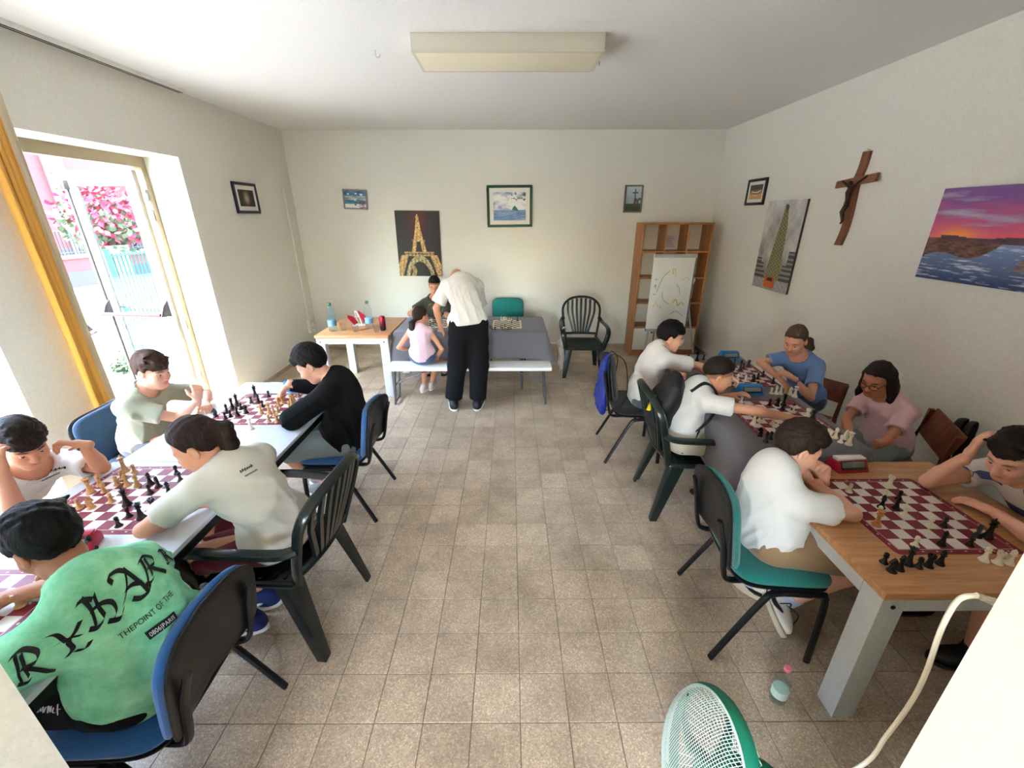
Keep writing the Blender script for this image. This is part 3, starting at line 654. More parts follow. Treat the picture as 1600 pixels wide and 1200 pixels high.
def office_chair(label, x, y, rz, fm, tilt=.16, group=None, bk=.78):
    """padded stacking chair; local +y is the way it faces"""
    t = thing('office_chair', label, 'chair', (x, y, 0), rz, group)
    def pl(mb, M): mb.v = [tuple(M @ Vector(p)) for p in mb.v]; return mb
    part('seat', pl(cushion(.46, .43, .05, .03, .0), Matrix.Translation((0, 0, .425))), fm, t, True, angle=70)
    part('seat_shell', pl(cushion(.45, .42, .018, .03, 0), Matrix.Translation((0, 0, .408))), M_black, t, True, angle=70)
    hz = .33; MBk = Matrix.Translation((0, -.235, bk-hz*.5)) @ Matrix.Rotation(tilt, 4, 'X') @ Matrix.Rotation(PI/2, 4, 'X')
    part('backrest', pl(cushion(.45, hz, .035, 0, .045), MBk @ Matrix.Translation((0, 0, -.04))), fm, t, True, angle=70)
    part('back_shell', pl(cushion(.455, hz+.01, .022, 0, .045), MBk @ Matrix.Translation((0, 0, -.005))), M_black, t, True, angle=70)
    for s_ in (-1, 1):
        part('leg', MB().tube(smoothpath([(s_*.235, .17, 0), (s_*.225, .165, .36), (s_*.222, .12, .398), (s_*.222, -.02, .40)], 5), .0125, 8, sx=1.25), M_blackmetal, t, True)
        part('leg', MB().tube(smoothpath([(s_*.25, -.27, 0), (s_*.228, -.10, .34), (s_*.222, -.04, .392), (s_*.222, .10, .395)], 5), .0125, 8, sx=1.25), M_blackmetal, t, True)
        part('back_support', MB().tube(smoothpath([(s_*.16, -.12, .402), (s_*.17, -.23, .405), (s_*.175, -.262, .46), (s_*.175, -.268-.02, .60), (s_*.165, -.268-.05, bk-.08)], 5), .011, 8, sx=1.5), M_blackmetal, t, True)
    part('cross_tube', MB().tube([(-.222, -.05, .398), (.222, -.05, .398)], .011, 8), M_blackmetal, t, True)
    return t
office_chair('blue padded chair under the person in black sweatshirt', -1.19, 2.56, PI/2, M_blue)
office_chair('blue padded chair in the left foreground with the person in green t-shirt', -1.26, .97, math.radians(92), M_blue)
office_chair('navy padded chair against the open door under the sage t-shirt', -2.42, 2.52, -PI/2+.1, M_navy)
office_chair('blue padded chair of the person leaning on the near white table', -2.45, 1.55, -PI/2-.2, M_blue)
office_chair('black padded chair with blue drawstring bag over its back', 1.07, 3.27, -PI/2-.05, M_blk, bk=.86)
office_chair('teal padded chair under the person in khaki shorts', 1.22, 1.58, -PI/2-.08, M_teal, bk=.80)
office_chair('empty teal padded chair behind the grey clothed back table', -.04, 5.72, PI, M_teal, bk=.86)
M_mono = mat('dark_green_plastic', srgb(24, 36, 32), .28); M_mono2 = mat('black_green_plastic', srgb(22, 27, 26), .22)
def monobloc(label, x, y, rz, m, arms=True, bk=.90, scale=1.0):
    """moulded plastic garden armchair with slatted back; local +y is the way it faces"""
    t = thing('garden_armchair', label, 'chair', (x, y, 0), rz); t.scale = (scale,)*3
    Hs = .41
    def seat(u, v):
        X = (u-.5)*(.43+.05*v); Y = -.20+.44*v
        return (X, Y, Hs+.012-.020*math.sin(PI*v)*(1-abs(2*u-1)**2)-(.035*max(0, (v-.85)/.15)**2))
    b = MB(); b.grid(seat, 15, 15); o = part('seat', b, m, t, True, angle=80); md = o.modifiers.new('thickness', 'SOLIDIFY'); md.thickness = .012; md.offset = -1
    for k in range(6):
        v = .15+.13*k; pts = [Vector(seat(.08+.84*q/8, v))+Vector((0, 0, .001)) for q in range(9)]
        part('seat_rib', MB().tube(pts, .004, 6, sx=1.6), m, t, True)
    part('seat_rim', MB().tube([Vector(seat(1, 0))]+[Vector(seat(1, q/8)) for q in range(9)]+[Vector(seat(1-q/8, 1)) for q in range(9)]+[Vector(seat(0, 1-q/8)) for q in range(9)], .015, 8), m, t, True)
    zt = bk; rk = .24
    def back(u, v):   # u across -1..1, v up 0..1
        return Vector((u*(.20+.045*math.sin(min(1, v*1.4)*PI/2)), -.205-rk*.55*v-.03*(1-u*u), Hs+.01+(zt-Hs)*v))
    fr = [back(-1, v) for v in (0, .2, .4, .6, .72)]+[back(-.90, .85), back(-.62, .96), back(-.3, 1.0), back(0, 1.01), back(.3, 1.0), back(.62, .96), back(.90, .85)]+[back(1, v) for v in (.72, .6, .4, .2, 0)]
    part('back_frame', MB().tube(smoothpath(fr, 4), .016, 8, sx=1.5), m, t, True)
    part('back_rail', MB().tube([back(-1+q/5, .10) for q in range(11)], .016, 8), m, t, True)
    for k in range(7):
        u = -.72+.24*k; top = .995-.16*abs(u)**2.2-.02
        pts = [back(u*.62+u*.38*min(1, (q/8)*1.5), .1+(top-.1)*q/8) for q in range(9)]
        bb = MB(); 
        for p_, p2 in zip(pts[:-1], pts[1:]):
            hw = Vector((.0135, 0, 0)); dy = Vector((0, .008, 0)); bb.hexa([p_-hw-dy, p_+hw-dy, p_+hw+dy, p_-hw+dy], [p2-hw-dy, p2+hw-dy, p2+hw+dy, p2-hw+dy])
        part('back_slat', bb, m, t)
    for s_ in (-1, 1):
        for (x0, y0, x1, y1) in ((.205, .20, .265, .245), (.195, -.17, .25, -.29)):
            sy = 1 if y0 > 0 else -1
            def Lp(cx_, cy_, w_): return [(s_*cx_, cy_, 0), (s_*(cx_-w_), cy_, 0), (s_*(cx_-w_), cy_-sy*.014, 0), (s_*(cx_-.014), cy_-sy*.014, 0), (s_*(cx_-.014), cy_-sy*w_, 0), (s_*cx_, cy_-sy*w_, 0)]
            bt = [Vector(p) for p in Lp(x1, y1, .045)]; tp_ = [Vector(p)+Vector((0, 0, Hs)) for p in Lp(x0+.025, y0+sy*.02, .085)]
            part('leg', MB().hexa(bt, tp_), m, t, bevel=.003)
        if arms:
            za = .625
            pts = smoothpath([tuple(back(s_*1.0, .50)), (s_*.268, -.20, za+.012), (s_*.285, 0, za+.012), (s_*.285, .17, za+.004), (s_*.278, .235, za-.03), (s_*.262, .25, za-.10), (s_*.240, .235, Hs+.03), (s_*.232, .225, Hs-.02)], 5)
            part('armrest', MB().tube(pts, .017, 8, sx=1.75, up=(0, 0, 1)), m, t, True)
    return t
monobloc('dark green garden armchair under the person with the ponytail', -1.13, 1.62, math.radians(84), M_mono2, scale=1.02, bk=.86)
monobloc('dark green garden armchair of the person wearing the backpack', 1.24, 2.54, math.radians(-92), M_mono, scale=1.0, bk=.88)
monobloc('empty dark green garden armchair standing by the bookshelf', .93, 5.26, math.radians(178), M_mono, bk=.92)
M_brown = wood('brown_plywood', srgb(96, 46, 24), srgb(140, 74, 40), (8, 8, 1.5))
def wooden_chair(label, x, y, rz):
    t = thing('wooden_chair', label, 'chair', (x, y, 0), rz)
    part('seat', MB().box((-.20, -.20, .425), (.20, .21, .447)), M_brown, t, bevel=.006)
    b = MB(); b.hexa([(-.22, -.235, .58), (.22, -.235, .58), (.22, -.25, .58), (-.22, -.25, .58)], [(-.22, -.285, .76), (.22, -.285, .76), (.22, -.30, .76), (-.22, -.30, .76)]); part('backrest', b, M_brown, t, bevel=.006)
    for s_ in (-1, 1):
        part('leg', MB().hexa([(s_*.185, .19, 0), (s_*.215, .19, 0), (s_*.215, .16, 0), (s_*.185, .16, 0)][::s_], [(s_*.175, .18, .425), (s_*.205, .18, .425), (s_*.205, .15, .425), (s_*.175, .15, .425)][::s_]), M_brown, t)
        part('leg', MB().hexa([(s_*.20, -.26, 0), (s_*.23, -.26, 0), (s_*.23, -.29, 0), (s_*.20, -.29, 0)][::s_], [(s_*.20, -.20, .44), (s_*.23, -.20, .44), (s_*.23, -.23, .44), (s_*.20, -.23, .44)][::s_]), M_brown, t)
        part('back_post', MB().hexa([(s_*.20, -.20, .44), (s_*.23, -.20, .44), (s_*.23, -.23, .44), (s_*.20, -.23, .44)][::s_], [(s_*.20, -.278, .75), (s_*.23, -.278, .75), (s_*.23, -.25, .75), (s_*.20, -.25, .75)][::s_]), M_brown, t)
    return t
wooden_chair('brown wooden chair under the person in pink t-shirt with glasses', 2.43, 2.42, math.radians(62))
wooden_chair('brown wooden chair under the person in blue t-shirt', 2.40, 3.15, math.radians(122)).scale = (.88, .88, .88)
wooden_chair('brown wooden chair under the person in white and blue t-shirt', 2.52, 1.45, PI/2)
wooden_chair('brown wooden chair behind the back table under the olive t-shirt', -1.0, 5.72, PI)

# ------------------------------------------------------------------ bookshelf and flip chart
M_beech = wood('beech', srgb(150, 96, 54), srgb(188, 132, 82), (10, 10, 1.0)); M_beige = mat('cream_panel', srgb(226, 222, 208), .6)
bs = thing('bookshelf', 'tall beech bookshelf with cream back in the far right corner', 'bookshelf', (2.24, 6.12, 0))
w, d0, d1_, hh = .475, -.165, .165, 1.85
part('side_panel', MB().box((-w, d0, 0), (-w+.025, d1_, hh)), M_beech, bs, bevel=.002); part('side_panel', MB().box((w-.025, d0, 0), (w, d1_, hh)), M_beech, bs, bevel=.002)
part('top_panel', MB().box((-w+.025, d0, hh-.025), (w-.025, d1_, hh)), M_beech, bs, bevel=.002)
part('back_panel', MB().box((-w+.025, d1_-.012, .08), (w-.025, d1_, hh-.025)), M_beige, bs)
part('plinth', MB().box((-w+.025, d0+.02, 0), (w-.025, d1_-.012, .08)), M_beech, bs)
rows = [.08, .43, .78, 1.13, 1.48]
for z in rows: part('shelf_board', MB().box((-w+.025, d0+.004, z-.011), (w-.025, d1_-.012, z+.011)), M_beech, bs)
for x in (-.15, .15):
    for z0, z1 in zip(rows, rows[1:]+[hh-.014]):
        part('divider', MB().box((x-.010, d0+.006, z0+.011), (x+.010, d1_-.012, z1-.011)), M_beech, bs)
for x0, x1 in ((-w+.027, -.162), (-.138, .138), (.162, w-.027)):
    dr = part('cabinet_door', MB().box((x0, d0-.002, .095), (x1, d0+.012, .415)), M_beige, bs, bevel=.002)
    part('knob', MB().lathe([(0, 0), (.008, 0), (.014, .016), (.010, .022), (0, .023)], 10, ((x1-.03) if x0 < 0 else (x0+.03), d0-.002, .36), axis=(0, -1, 0)), M_black, dr, True)
M_note = mat('lilac_paper', srgb(222, 214, 226), .8)
nt_ = thing('paper_notice', 'lilac printed notice standing in the top middle shelf compartment', 'notice', (2.24, 6.24, 1.492))
part('sheet', MB().box((-.105, 0, 0), (.105, .001, .20)), M_note, nt_)
def text_mesh(body, size, m, name, extr=.0004, align='CENTER'):
    c = bpy.data.curves.new(name, 'FONT'); c.body = body; c.size = size; c.align_x = align; c.extrude = extr; c.resolution_u = 3
    o = bpy.data.objects.new(name, c); COL.objects.link(o); dg = bpy.context.evaluated_depsgraph_get(); me = bpy.data.meshes.new_from_object(o.evaluated_get(dg))
    bpy.data.objects.remove(o); me.materials.clear(); me.materials.append(m); me.name = name; return me
M_ink = mat('dark_ink', srgb(70, 64, 84), .8)
b = MB()
for k in range(7): b.box((-.085+.004*(k % 3), -.0012, .035+.022*k), (.085-.015*((k*5) % 4), -.0002, .041+.022*k))
part('printed_lines', b, M_ink, nt_)
M_wb = mat('whiteboard', srgb(228, 228, 222), .3, var=.04, scale=5); M_gray = mat('grey_plastic', srgb(176, 176, 172), .4)
fl = thing('flip_chart', 'white flip chart easel with faint pen scribbles before the bookshelf', 'flip chart', (2.16, 5.62, 0))
TL, TR, BL, BR = (Vector(p)-Vector((2.16, 5.62, 0)) for p in ((1.887, 5.75, 1.467), (2.458, 5.75, 1.467), (1.835, 5.60, .50), (2.345, 5.60, .50)))
TR.x = TL.x+.56; BR.x = BL.x+.54
nrm = -(TR-TL).cross(BL-TL).normalized()*.02
part('board', MB().hexa([BL, BR, TR, TL], [BL+nrm, BR+nrm, TR+nrm, TL+nrm]), M_wb, fl, bevel=.004)
def onb(u, v, o_=.0215): return BL.lerp(BR, u).lerp(TL.lerp(TR, u), v) + nrm.normalized()*o_
sg = 1 if onb(.5, .5).y < BL.lerp(TR, .5).y else -1
part('clamp_bar', MB().hexa([onb(0, .955, .022), onb(1, .955, .022), onb(1, .955, .035), onb(0, .955, .035)], [onb(0, 1.0, .022), onb(1, 1.0, .022), onb(1, 1.0, .035), onb(0, 1.0, .035)]), M_gray, fl, bevel=.003)
part('edge_strip', MB().hexa([onb(.985, 0, .0), onb(1.01, 0, .0), onb(1.01, 0, .024), onb(.985, 0, .024)], [onb(.985, .95, .0), onb(1.01, .95, .0), onb(1.01, .95, .024), onb(.985, .95, .024)]), mat('dark_grey_plastic', srgb(90, 92, 96), .4), fl)
M_scr = mat('faint_ink', srgb(150, 152, 156), .8); M_yel = mat('yellow_ink', srgb(222, 200, 110), .8); M_dink = mat('grey_ink', srgb(96, 98, 108), .8)
def scrib(pts, m, r=.0035):
    return part('pen_mark', MB().tube([onb(u, v, .0215) for u, v in smoothpath_2(pts)], r, 5), m, fl)
def smoothpath_2(pts): return [(p.x, p.y) for p in smoothpath([(u, v, 0) for u, v in pts], 5)]
scrib([(.16, .50), (.22, .62), (.30, .72), (.42, .78)], M_scr); scrib([(.30, .50), (.34, .40), (.50, .34)], M_scr); scrib([(.62, .60), (.70, .55), (.72, .48)], M_scr)
scrib([(.08, .47), (.14, .47)], M_dink); scrib([(.09, .57), (.12, .60), (.13, .55)], M_dink); scrib([(.09, .66), (.13, .68)], M_dink)
scrib([(.50, .74), (.48, .80), (.54, .80), (.56, .72)], M_yel, .006); scrib([(.58, .36), (.66, .40), (.72, .32), (.80, .36), (.86, .33)], M_yel, .007); scrib([(.12, .30), (.18, .36), (.24, .30)], M_yel, .005); scrib([(.28, .28), (.31, .30)], M_yel, .009)
scrib([(.55, .20), (.70, .24), (.88, .18)], M_scr); scrib([(.74, .66), (.84, .70), (.90, .66)], M_scr, .002)
part('leg', MB().tube([onb(.10, .03, -.012), AY(1003, 568, 5.52)-fl.location], .013, 8), M_gray, fl, True)
part('leg', MB().tube([onb(.95, .45, -.012), Vector((2.62, 5.70, 0))-fl.location], .013, 8), M_gray, fl, True)
part('leg', MB().tube([onb(.5, .9, -.012), Vector((2.2, 5.93, 0))-fl.location], .013, 8), M_gray, fl, True)
part('paper_flap', MB().hexa([onb(1.0, .52, -.02), onb(1.10, .66, -.03), onb(1.02, .72, -.02)], [onb(1.0, .52, -.018), onb(1.10, .66, -.028), onb(1.02, .72, -.018)]), M_matboard, fl)
part('pen_tray', MB().hexa([onb(0, -.03, -.01), onb(1, -.03, -.01), onb(1, -.03, .05), onb(0, -.03, .05)], [onb(0, .0, -.01), onb(1, .0, -.01), onb(1, .0, .05), onb(0, .0, .05)]), M_gray, fl)
# ------------------------------------------------------------------ bodies and clothes: smooth blends of tapered limbs, polygonised
V3 = lambda *a: np.array(a[0] if len(a) == 1 else a, float)
def nrm_(v): v = V3(v); return v/max(1e-9, np.linalg.norm(v))
class Field:
    def __init__(s, lo, hi, h):
        s.h = h; s.lo = V3(lo)-2*h; s.n = np.ceil((V3(hi)+2*h-s.lo)/h).astype(int)+1
        s.F = np.full(s.n, .5, np.float32); s.ax = [(s.lo[i]+h*np.arange(s.n[i])).astype(np.float32) for i in range(3)]
    def sl(s, lo, hi):
        a = np.clip(np.floor((V3(lo)-s.lo)/s.h).astype(int), 0, s.n); b = np.clip(np.ceil((V3(hi)-s.lo)/s.h).astype(int)+1, 0, s.n)
        if (b <= a).any(): return None, None
        ix = tuple(slice(a[i], b[i]) for i in range(3))
        return ix, (s.ax[0][ix[0]][:, None, None], s.ax[1][ix[1]][None, :, None], s.ax[2][ix[2]][None, None, :])
    def op(s, prim, k=.03, sub=False):
        fn, lo, hi = prim; ix, P = s.sl(V3(lo)-k-2*s.h, V3(hi)+k+2*s.h)
        if ix is None: return s
        d = fn(*P); A = s.F[ix]
        if sub:
            d = -d; hh = np.maximum(k-np.abs(A-d), 0)/max(k, 1e-6); s.F[ix] = np.maximum(A, d)+hh*hh*k*.25
        else:
            hh = np.maximum(k-np.abs(A-d), 0)/max(k, 1e-6); s.F[ix] = np.minimum(A, d)-hh*hh*k*.25
        return s
    def cut(s, p, n, k=0.0):
        """remove the side the normal points to"""
        n = nrm_(n); p = V3(p); X, Y, Z = s.ax[0][:, None, None], s.ax[1][None, :, None], s.ax[2][None, None, :]
        d = ((X-p[0])*n[0]+(Y-p[1])*n[1]+(Z-p[2])*n[2]).astype(np.float32); s.F = np.maximum(s.F, d); return s
    def nets(s):
        F = s.F; I = F < 0; c = np.zeros(s.n-1, np.uint8)
        for dx in (0, 1):
            for dy in (0, 1):
                for dz in (0, 1): c += I[dx:s.n[0]-1+dx, dy:s.n[1]-1+dy, dz:s.n[2]-1+dz]
        act = (c > 0) & (c < 8); idx = np.argwhere(act)
        if len(idx) == 0: return np.zeros((0, 3)), np.zeros((0, 4), int)
        num = np.full(act.shape, -1, np.int32); num[act] = np.arange(len(idx))
        cor = np.array([(i, j, k) for i in (0, 1) for j in (0, 1) for k in (0, 1)]); vals = np.stack([F[idx[:, 0]+a, idx[:, 1]+b, idx[:, 2]+c_] for a, b, c_ in cor], 1)
        acc = np.zeros((len(idx), 3)); cnt = np.zeros(len(idx))
        for a in range(8):
            for b in range(a+1, 8):
                if np.abs(cor[a]-cor[b]).sum() != 1: continue
                m = (vals[:, a] < 0) != (vals[:, b] < 0); t = vals[m, a]/(vals[m, a]-vals[m, b])
                acc[m] += cor[a]+t[:, None]*(cor[b]-cor[a]); cnt[m] += 1
        V = s.lo+s.h*(idx+acc/cnt[:, None]); Q = []
        for ax in range(3):
            o1, o2 = [(1, 2), (2, 0), (0, 1)][ax]
            sh = [slice(None)]*3; sh2 = [slice(None)]*3; sh[ax] = slice(0, -1); sh2[ax] = slice(1, None)
            e = np.argwhere(I[tuple(sh)] != I[tuple(sh2)]); e = e[(e[:, o1] > 0) & (e[:, o2] > 0) & (e[:, o1] < s.n[o1]-1) & (e[:, o2] < s.n[o2]-1)]
            if len(e) == 0: continue
            ins = I[e[:, 0], e[:, 1], e[:, 2]]; u = np.zeros(3, int); u[o1] = 1; w = np.zeros(3, int); w[o2] = 1
            g = lambda q: num[q[:, 0], q[:, 1], q[:, 2]]
            q = np.stack([g(e-u-w), g(e-w), g(e), g(e-u)], 1); q[~ins] = q[~ins][:, ::-1]; Q.append(q)
        Q = np.concatenate(Q); Q = Q[(Q >= 0).all(1)]; return V, Q
def cone(a, b, ra, rb=None):
    a = V3(a); b = V3(b); rb = ra if rb is None else rb; ab = b-a; L = max(1e-9, ab @ ab)
    def fn(X, Y, Z):
        px, py, pz = X-a[0], Y-a[1], Z-a[2]; t = np.clip((px*ab[0]+py*ab[1]+pz*ab[2])/L, 0, 1)
        return (np.sqrt((px-t*ab[0])**2+(py-t*ab[1])**2+(pz-t*ab[2])**2)-(ra+(rb-ra)*t)).astype(np.float32)
    r = max(ra, rb); return fn, np.minimum(a, b)-r, np.maximum(a, b)+r
def ell(c, R, r):
    c = V3(c); R = np.array(R, float); r = V3(r)
    def fn(X, Y, Z):
        px, py, pz = X-c[0], Y-c[1], Z-c[2]; k0 = 0; k1 = 0
        for i in range(3):
            q = px*R[i][0]+py*R[i][1]+pz*R[i][2]; k0 = k0+(q/r[i])**2; k1 = k1+(q/r[i]**2)**2
        k0 = np.sqrt(k0); return (k0*(k0-1)/np.sqrt(k1+1e-12)).astype(np.float32)
    e = np.sqrt(sum((R[i]*r[i])**2 for i in range(3))); return fn, c-e, c+e
def sph(c, r): return cone(c, c, r)
def frame(f, u):
    """rows: right, forward, up"""
    f = nrm_(f); u = V3(u); r = nrm_(np.cross(f, u)); return np.array([r, f, np.cross(r, f)])
def ik(a, w, l1, l2, pole):
    a = V3(a); w = V3(w); d = w-a; D = np.linalg.norm(d); dn = d/D
    if D >= (l1+l2)*.999: return a+d*(l1/(l1+l2))
    x = (l1*l1-l2*l2+D*D)/(2*D); y = math.sqrt(max(0, l1*l1-x*x)); p = V3(pole); p = nrm_(p-dn*(p @ dn)); return a+dn*x+p*y
def mesh_np(name, VQ, m, root, col=None, smooth=True, relax=1):
    V, Q = VQ
    for _ in range(relax):
        A = np.zeros_like(V); n = np.zeros(len(V))
        for i in range(4):
            for j in (1, 3): np.add.at(A, Q[:, i], V[Q[:, (i+j) % 4]]); np.add.at(n, Q[:, i], 1)
        V = V*.45+.55*A/np.maximum(n, 1)[:, None]
    me = bpy.data.meshes.new(name); me.from_pydata((V-V3(root)).tolist(), [], Q.tolist()); me.materials.append(m)
    if col is not None:
        at = me.color_attributes.new('Col', 'FLOAT_COLOR', 'POINT'); c = np.ones((len(V), 4), np.float32); c[:, :3] = col(V) if callable(col) else col; at.data.foreach_set('color', c.ravel())
    me.polygons.foreach_set('use_smooth', [True]*len(me.polygons)); me.update(); return me, V
def wrinkle(VQ, amp, seed, sc=1.0, hemdir=None, hem=None):
    """cloth folds: push the surface along its normal by a few crossing ridges"""
    V, Q = VQ; n = np.cross(V[Q[:, 2]]-V[Q[:, 0]], V[Q[:, 3]]-V[Q[:, 1]]); N = np.zeros_like(V)
    for i in range(4): np.add.at(N, Q[:, i], n)
    N /= np.maximum(1e-12, np.linalg.norm(N, axis=1))[:, None]; r = np.random.default_rng(seed); d = np.zeros(len(V))
    for k in range(5):
        a = nrm_(r.normal(0, 1, 3)*V3(1, 1, .8)); b = nrm_(r.normal(0, 1, 3)); c = nrm_(r.normal(0, 1, 3))
        w = (V @ a)*r.uniform(17, 36)*sc+2.2*np.sin((V @ b)*r.uniform(7, 13)*sc+r.uniform(0, 6))
        mask = np.clip(np.sin((V @ c)*9*sc+r.uniform(0, 6))*.8+.45, 0, 1); d += mask*(1-np.abs(np.sin(w)))**2
    if hemdir is not None: d = .55+(d-.55)*np.clip(1.25-1.6*np.abs(N @ hemdir), 0, 1)
    if hem is not None: d = .55+(d-.55)*np.clip(np.abs((V-hem) @ hemdir)/.07, .12, 1)
    return V+N*((d-.55)*amp)[:, None], Q
DBG = False
M_skin = mat('skin', (.5, .3, .2), .55, attr='Col', bump=.06, scale=300, spec=.4)
M_hair = {}
def hair_mat(c):
    k = 'hair_%d_%d_%d' % tuple(int(x*255) for x in c)
    return mat(k, c, .6, bump=.6, scale=110, var=.45, aniso=(1, 1, .12), spec=.25)
def fabric(name, c, rough=.9): return mat(name, c, rough, bump=.2, scale=500, sheen=.25 if sum(c) > .1 else .0, spec=.2)
M_eye = mat('eyeball', (1, 1, 1), .2, attr='Col')
SKIN = {'fair': rgb(230, 174, 146), 'tan': rgb(212, 152, 120), 'dark': rgb(184, 124, 94)}

def build_hand(Fd, W, d, n, side, s, curl):
    """palm, four jointed fingers and a thumb; n = the way the palm faces"""
    d = nrm_(d); n = V3(n); n = nrm_(n-d*(n @ d)); t = np.cross(d, n)*side
    W = V3(W); Fd.op(cone(W-d*.03*s, W+d*.02*s, .023*s, .021*s), .01)
    for q in (-.022, -.007, .008, .023): Fd.op(cone(W+d*.018*s+t*q*.7*s, W+d*.078*s+t*q*s, .0135*s, .0115*s), .012*s)
    for q, L, c in ((.026, .066, .9), (.009, .074, 1.0), (-.008, .069, 1.08), (-.024, .054, 1.15)):
        p = W+d*.078*s+t*q*s; di = nrm_(d+t*q*3.2); a = 0
        for j, (fr, r0, r1) in enumerate(((.45, .0098, .0090), (.31, .0090, .0080), (.24, .0080, .0068))):
            a += curl*c*(.75, 1.0, .7)[j]; dd = di*math.cos(a)+n*math.sin(a); e = p+dd*L*fr*s; Fd.op(cone(p, e, r0*s, r1*s), .004 if j else .008); p = e
    p = W+d*.022*s+t*.020*s; d1_ = nrm_(d*.62+t*.72+n*.35); e = p+d1_*.042*s; Fd.op(cone(p, e, .0145*s, .0112*s), .012*s)
    d2_ = nrm_(d*.85+t*.30+n*(.3+curl*.4)); Fd.op(cone(e, e+d2_*.033*s, .0108*s, .0085*s), .005)

def person(label, s, P, N, F, head, look, arms, legs, skin, hairc, hair='short', shirt=None, sleeve=.62, trousers=None, leg_t=.9, shoe=None, bulge=.03,
           res=1.0, up=None, neckline=.062, hair_up=0, seed=1, hem=.10, eyes=True, glasses=None, sock=None, base=None, loose=1.0, tilt=0, nape=True, sleeveless=False, group=None, shw=1.0, tail=0):
    P, N, H = V3(P), V3(N), V3(head); F = nrm_((F[0], F[1], 0)); Rv = np.array([F[1], -F[0], 0]); Zv = V3(0, 0, 1)
    root = V3(base if base is not None else (P[0], P[1], 0)); sk = SKIN[skin]
    T = thing('person', label, 'person', tuple(root), 0, group)
    ax = N-P; axn = nrm_(ax); Rt = nrm_(Rv-axn*(Rv @ axn)*.999); Rt = nrm_(Rv*(1-0)+Zv*tilt)
    back = nrm_(np.cross(axn, Rt)) if np.cross(axn, Rt) @ F < 0 else -nrm_(np.cross(axn, Rt))
    Mid = P+ax*.45+back*bulge*s; lowR = frame(-back, nrm_(Mid-P)) ; hiR = frame(-back, nrm_(N-Mid)); lowR[0] = lowR[0]; 
    lf = [frame(F*.3-back, Mid-P), frame(-back, N-P), frame(-back, N-Mid)]
    chest = Mid+(N-Mid)*.52
    SHO = {+1: N+Rt*.138*s*shw-axn*.052*s+F*.012*s, -1: N-Rt*.138*s*shw-axn*.052*s+F*.012*s}
    HIP = {+1: P+Rv*.080*s, -1: P-Rv*.080*s}
    L1, L2 = .262*s, .225*s; T1, T2 = .385*s, .37*s
    A = {}; LG = {}; ROLL = {}
    for sd in (1, -1):
        a = arms[0 if sd == 1 else 1]; W = V3(a['W']); E = V3(a['E']) if 'E' in a else ik(SHO[sd], W, L1, L2, a.get('pole', (0, 0, -1)))
        if DBG: print('ARM', label[:40], sd, round(float(np.linalg.norm(E-SHO[sd])/L1), 2), round(float(np.linalg.norm(W-E)/L2), 2), 'sho', np.round(SHO[sd], 2).tolist(), 'E', np.round(E, 2).tolist())
        A[sd] = (SHO[sd], E, W, a.get('hd', W-E), a.get('pn', (0, 0, -1)), a.get('curl', .35))
        g = legs[0 if sd == 1 else 1]; K = V3(g['K']); an = V3(g['A']); LG[sd] = (HIP[sd], K, an, nrm_(g.get('toe', F))); ROLL[sd] = g.get('roll', 0)
    hs = .94*s**.35; HR = frame(look, up if up is not None else (0, 0, 1)); hr, hf, hu = HR
    hp_ = lambda r, f, u: H+(hr*r+hf*f+hu*u)*hs
    nk0, nk1 = hp_(0, -.018, -.075), N+axn*.0
    def torso(Fd, g=0, bottom=True):
        Fd.op(ell(P+axn*.02*s, lf[0], (.140*s+g, .104*s+g, .13*s+g)), .04)
        Fd.op(ell(Mid, lf[1], (.110*s+g, .086*s+g, .17*s+g)), .05*s)
        Fd.op(ell(chest, lf[2], (.126*s+g, .092*s+g, .165*s+g)), .05*s)
        Fd.op(cone(SHO[1]-Rt*.018*s, SHO[-1]+Rt*.018*s, .045*s+g), .05*s)
        Fd.op(cone(N-axn*.03*s, N+(nk0-N)*.25, .055*s+g, .046*s+g*.4), .05*s)
    def headsdf(Fd):
        E_ = lambda c, r: ell(hp_(*c), HR, V3(r)*hs)
        Fd.op(E_((0, -.012, .030), (.073, .092, .086)), .01); Fd.op(E_((0, .026, -.040), (.055, .062, .074)), .04)
        Fd.op(cone(hp_(-.012, .064, -.098), hp_(.012, .064, -.098), .018*hs), .03)
        for q in (-1, 1):
            Fd.op(sph(hp_(q*.034, .056, -.040), .026*hs), .03); Fd.op(cone(hp_(q*.044, .002, -.085), hp_(q*.02, .05, -.1), .016*hs), .03)
            Fd.op(ell(hp_(q*.032, .093, -.006), HR, V3(.017, .013, .0105)*hs), .014, True)
            Fd.op(cone(hp_(q*.012, .083, .012), hp_(q*.044, .066, .012), .010*hs, .009*hs), .016)
            Fd.op(ell(hp_(q*.076, -.010, -.012), HR, V3(.010, .020, .031)*hs), .006); Fd.op(ell(hp_(q*.084, -.004, -.010), HR, V3(.007, .010, .017)*hs), .005, True)
            Fd.op(sph(hp_(q*.0105, .096, -.040), .0085*hs), .008)
        Fd.op(cone(hp_(0, .084, .006), hp_(0, .104, -.036), .0075*hs, .0115*hs), .012)
        Fd.op(cone(hp_(-.016, .080, -.063), hp_(.016, .080, -.063), .0065*hs), .010); Fd.op(cone(hp_(-.013, .079, -.075), hp_(.013, .079, -.075), .0075*hs), .010)
        Fd.op(cone(hp_(-.020, .092, -.069), hp_(.020, .092, -.069), .0026*hs), .003, True)
        Fd.op(cone(nk0, nk1, .047*hs, .050*s), .035)
    cutp = nk0*.45+N*.55; cutn = nrm_(nk0-N)
    pts = [P, N, chest]+[q for sd in (1, -1) for q in A[sd][:3]]+[q for sd in (1, -1) for q in LG[sd][:3]]+[LG[sd][2]+LG[sd][3]*.16*s-Zv*.07*s for sd in (1, -1)]
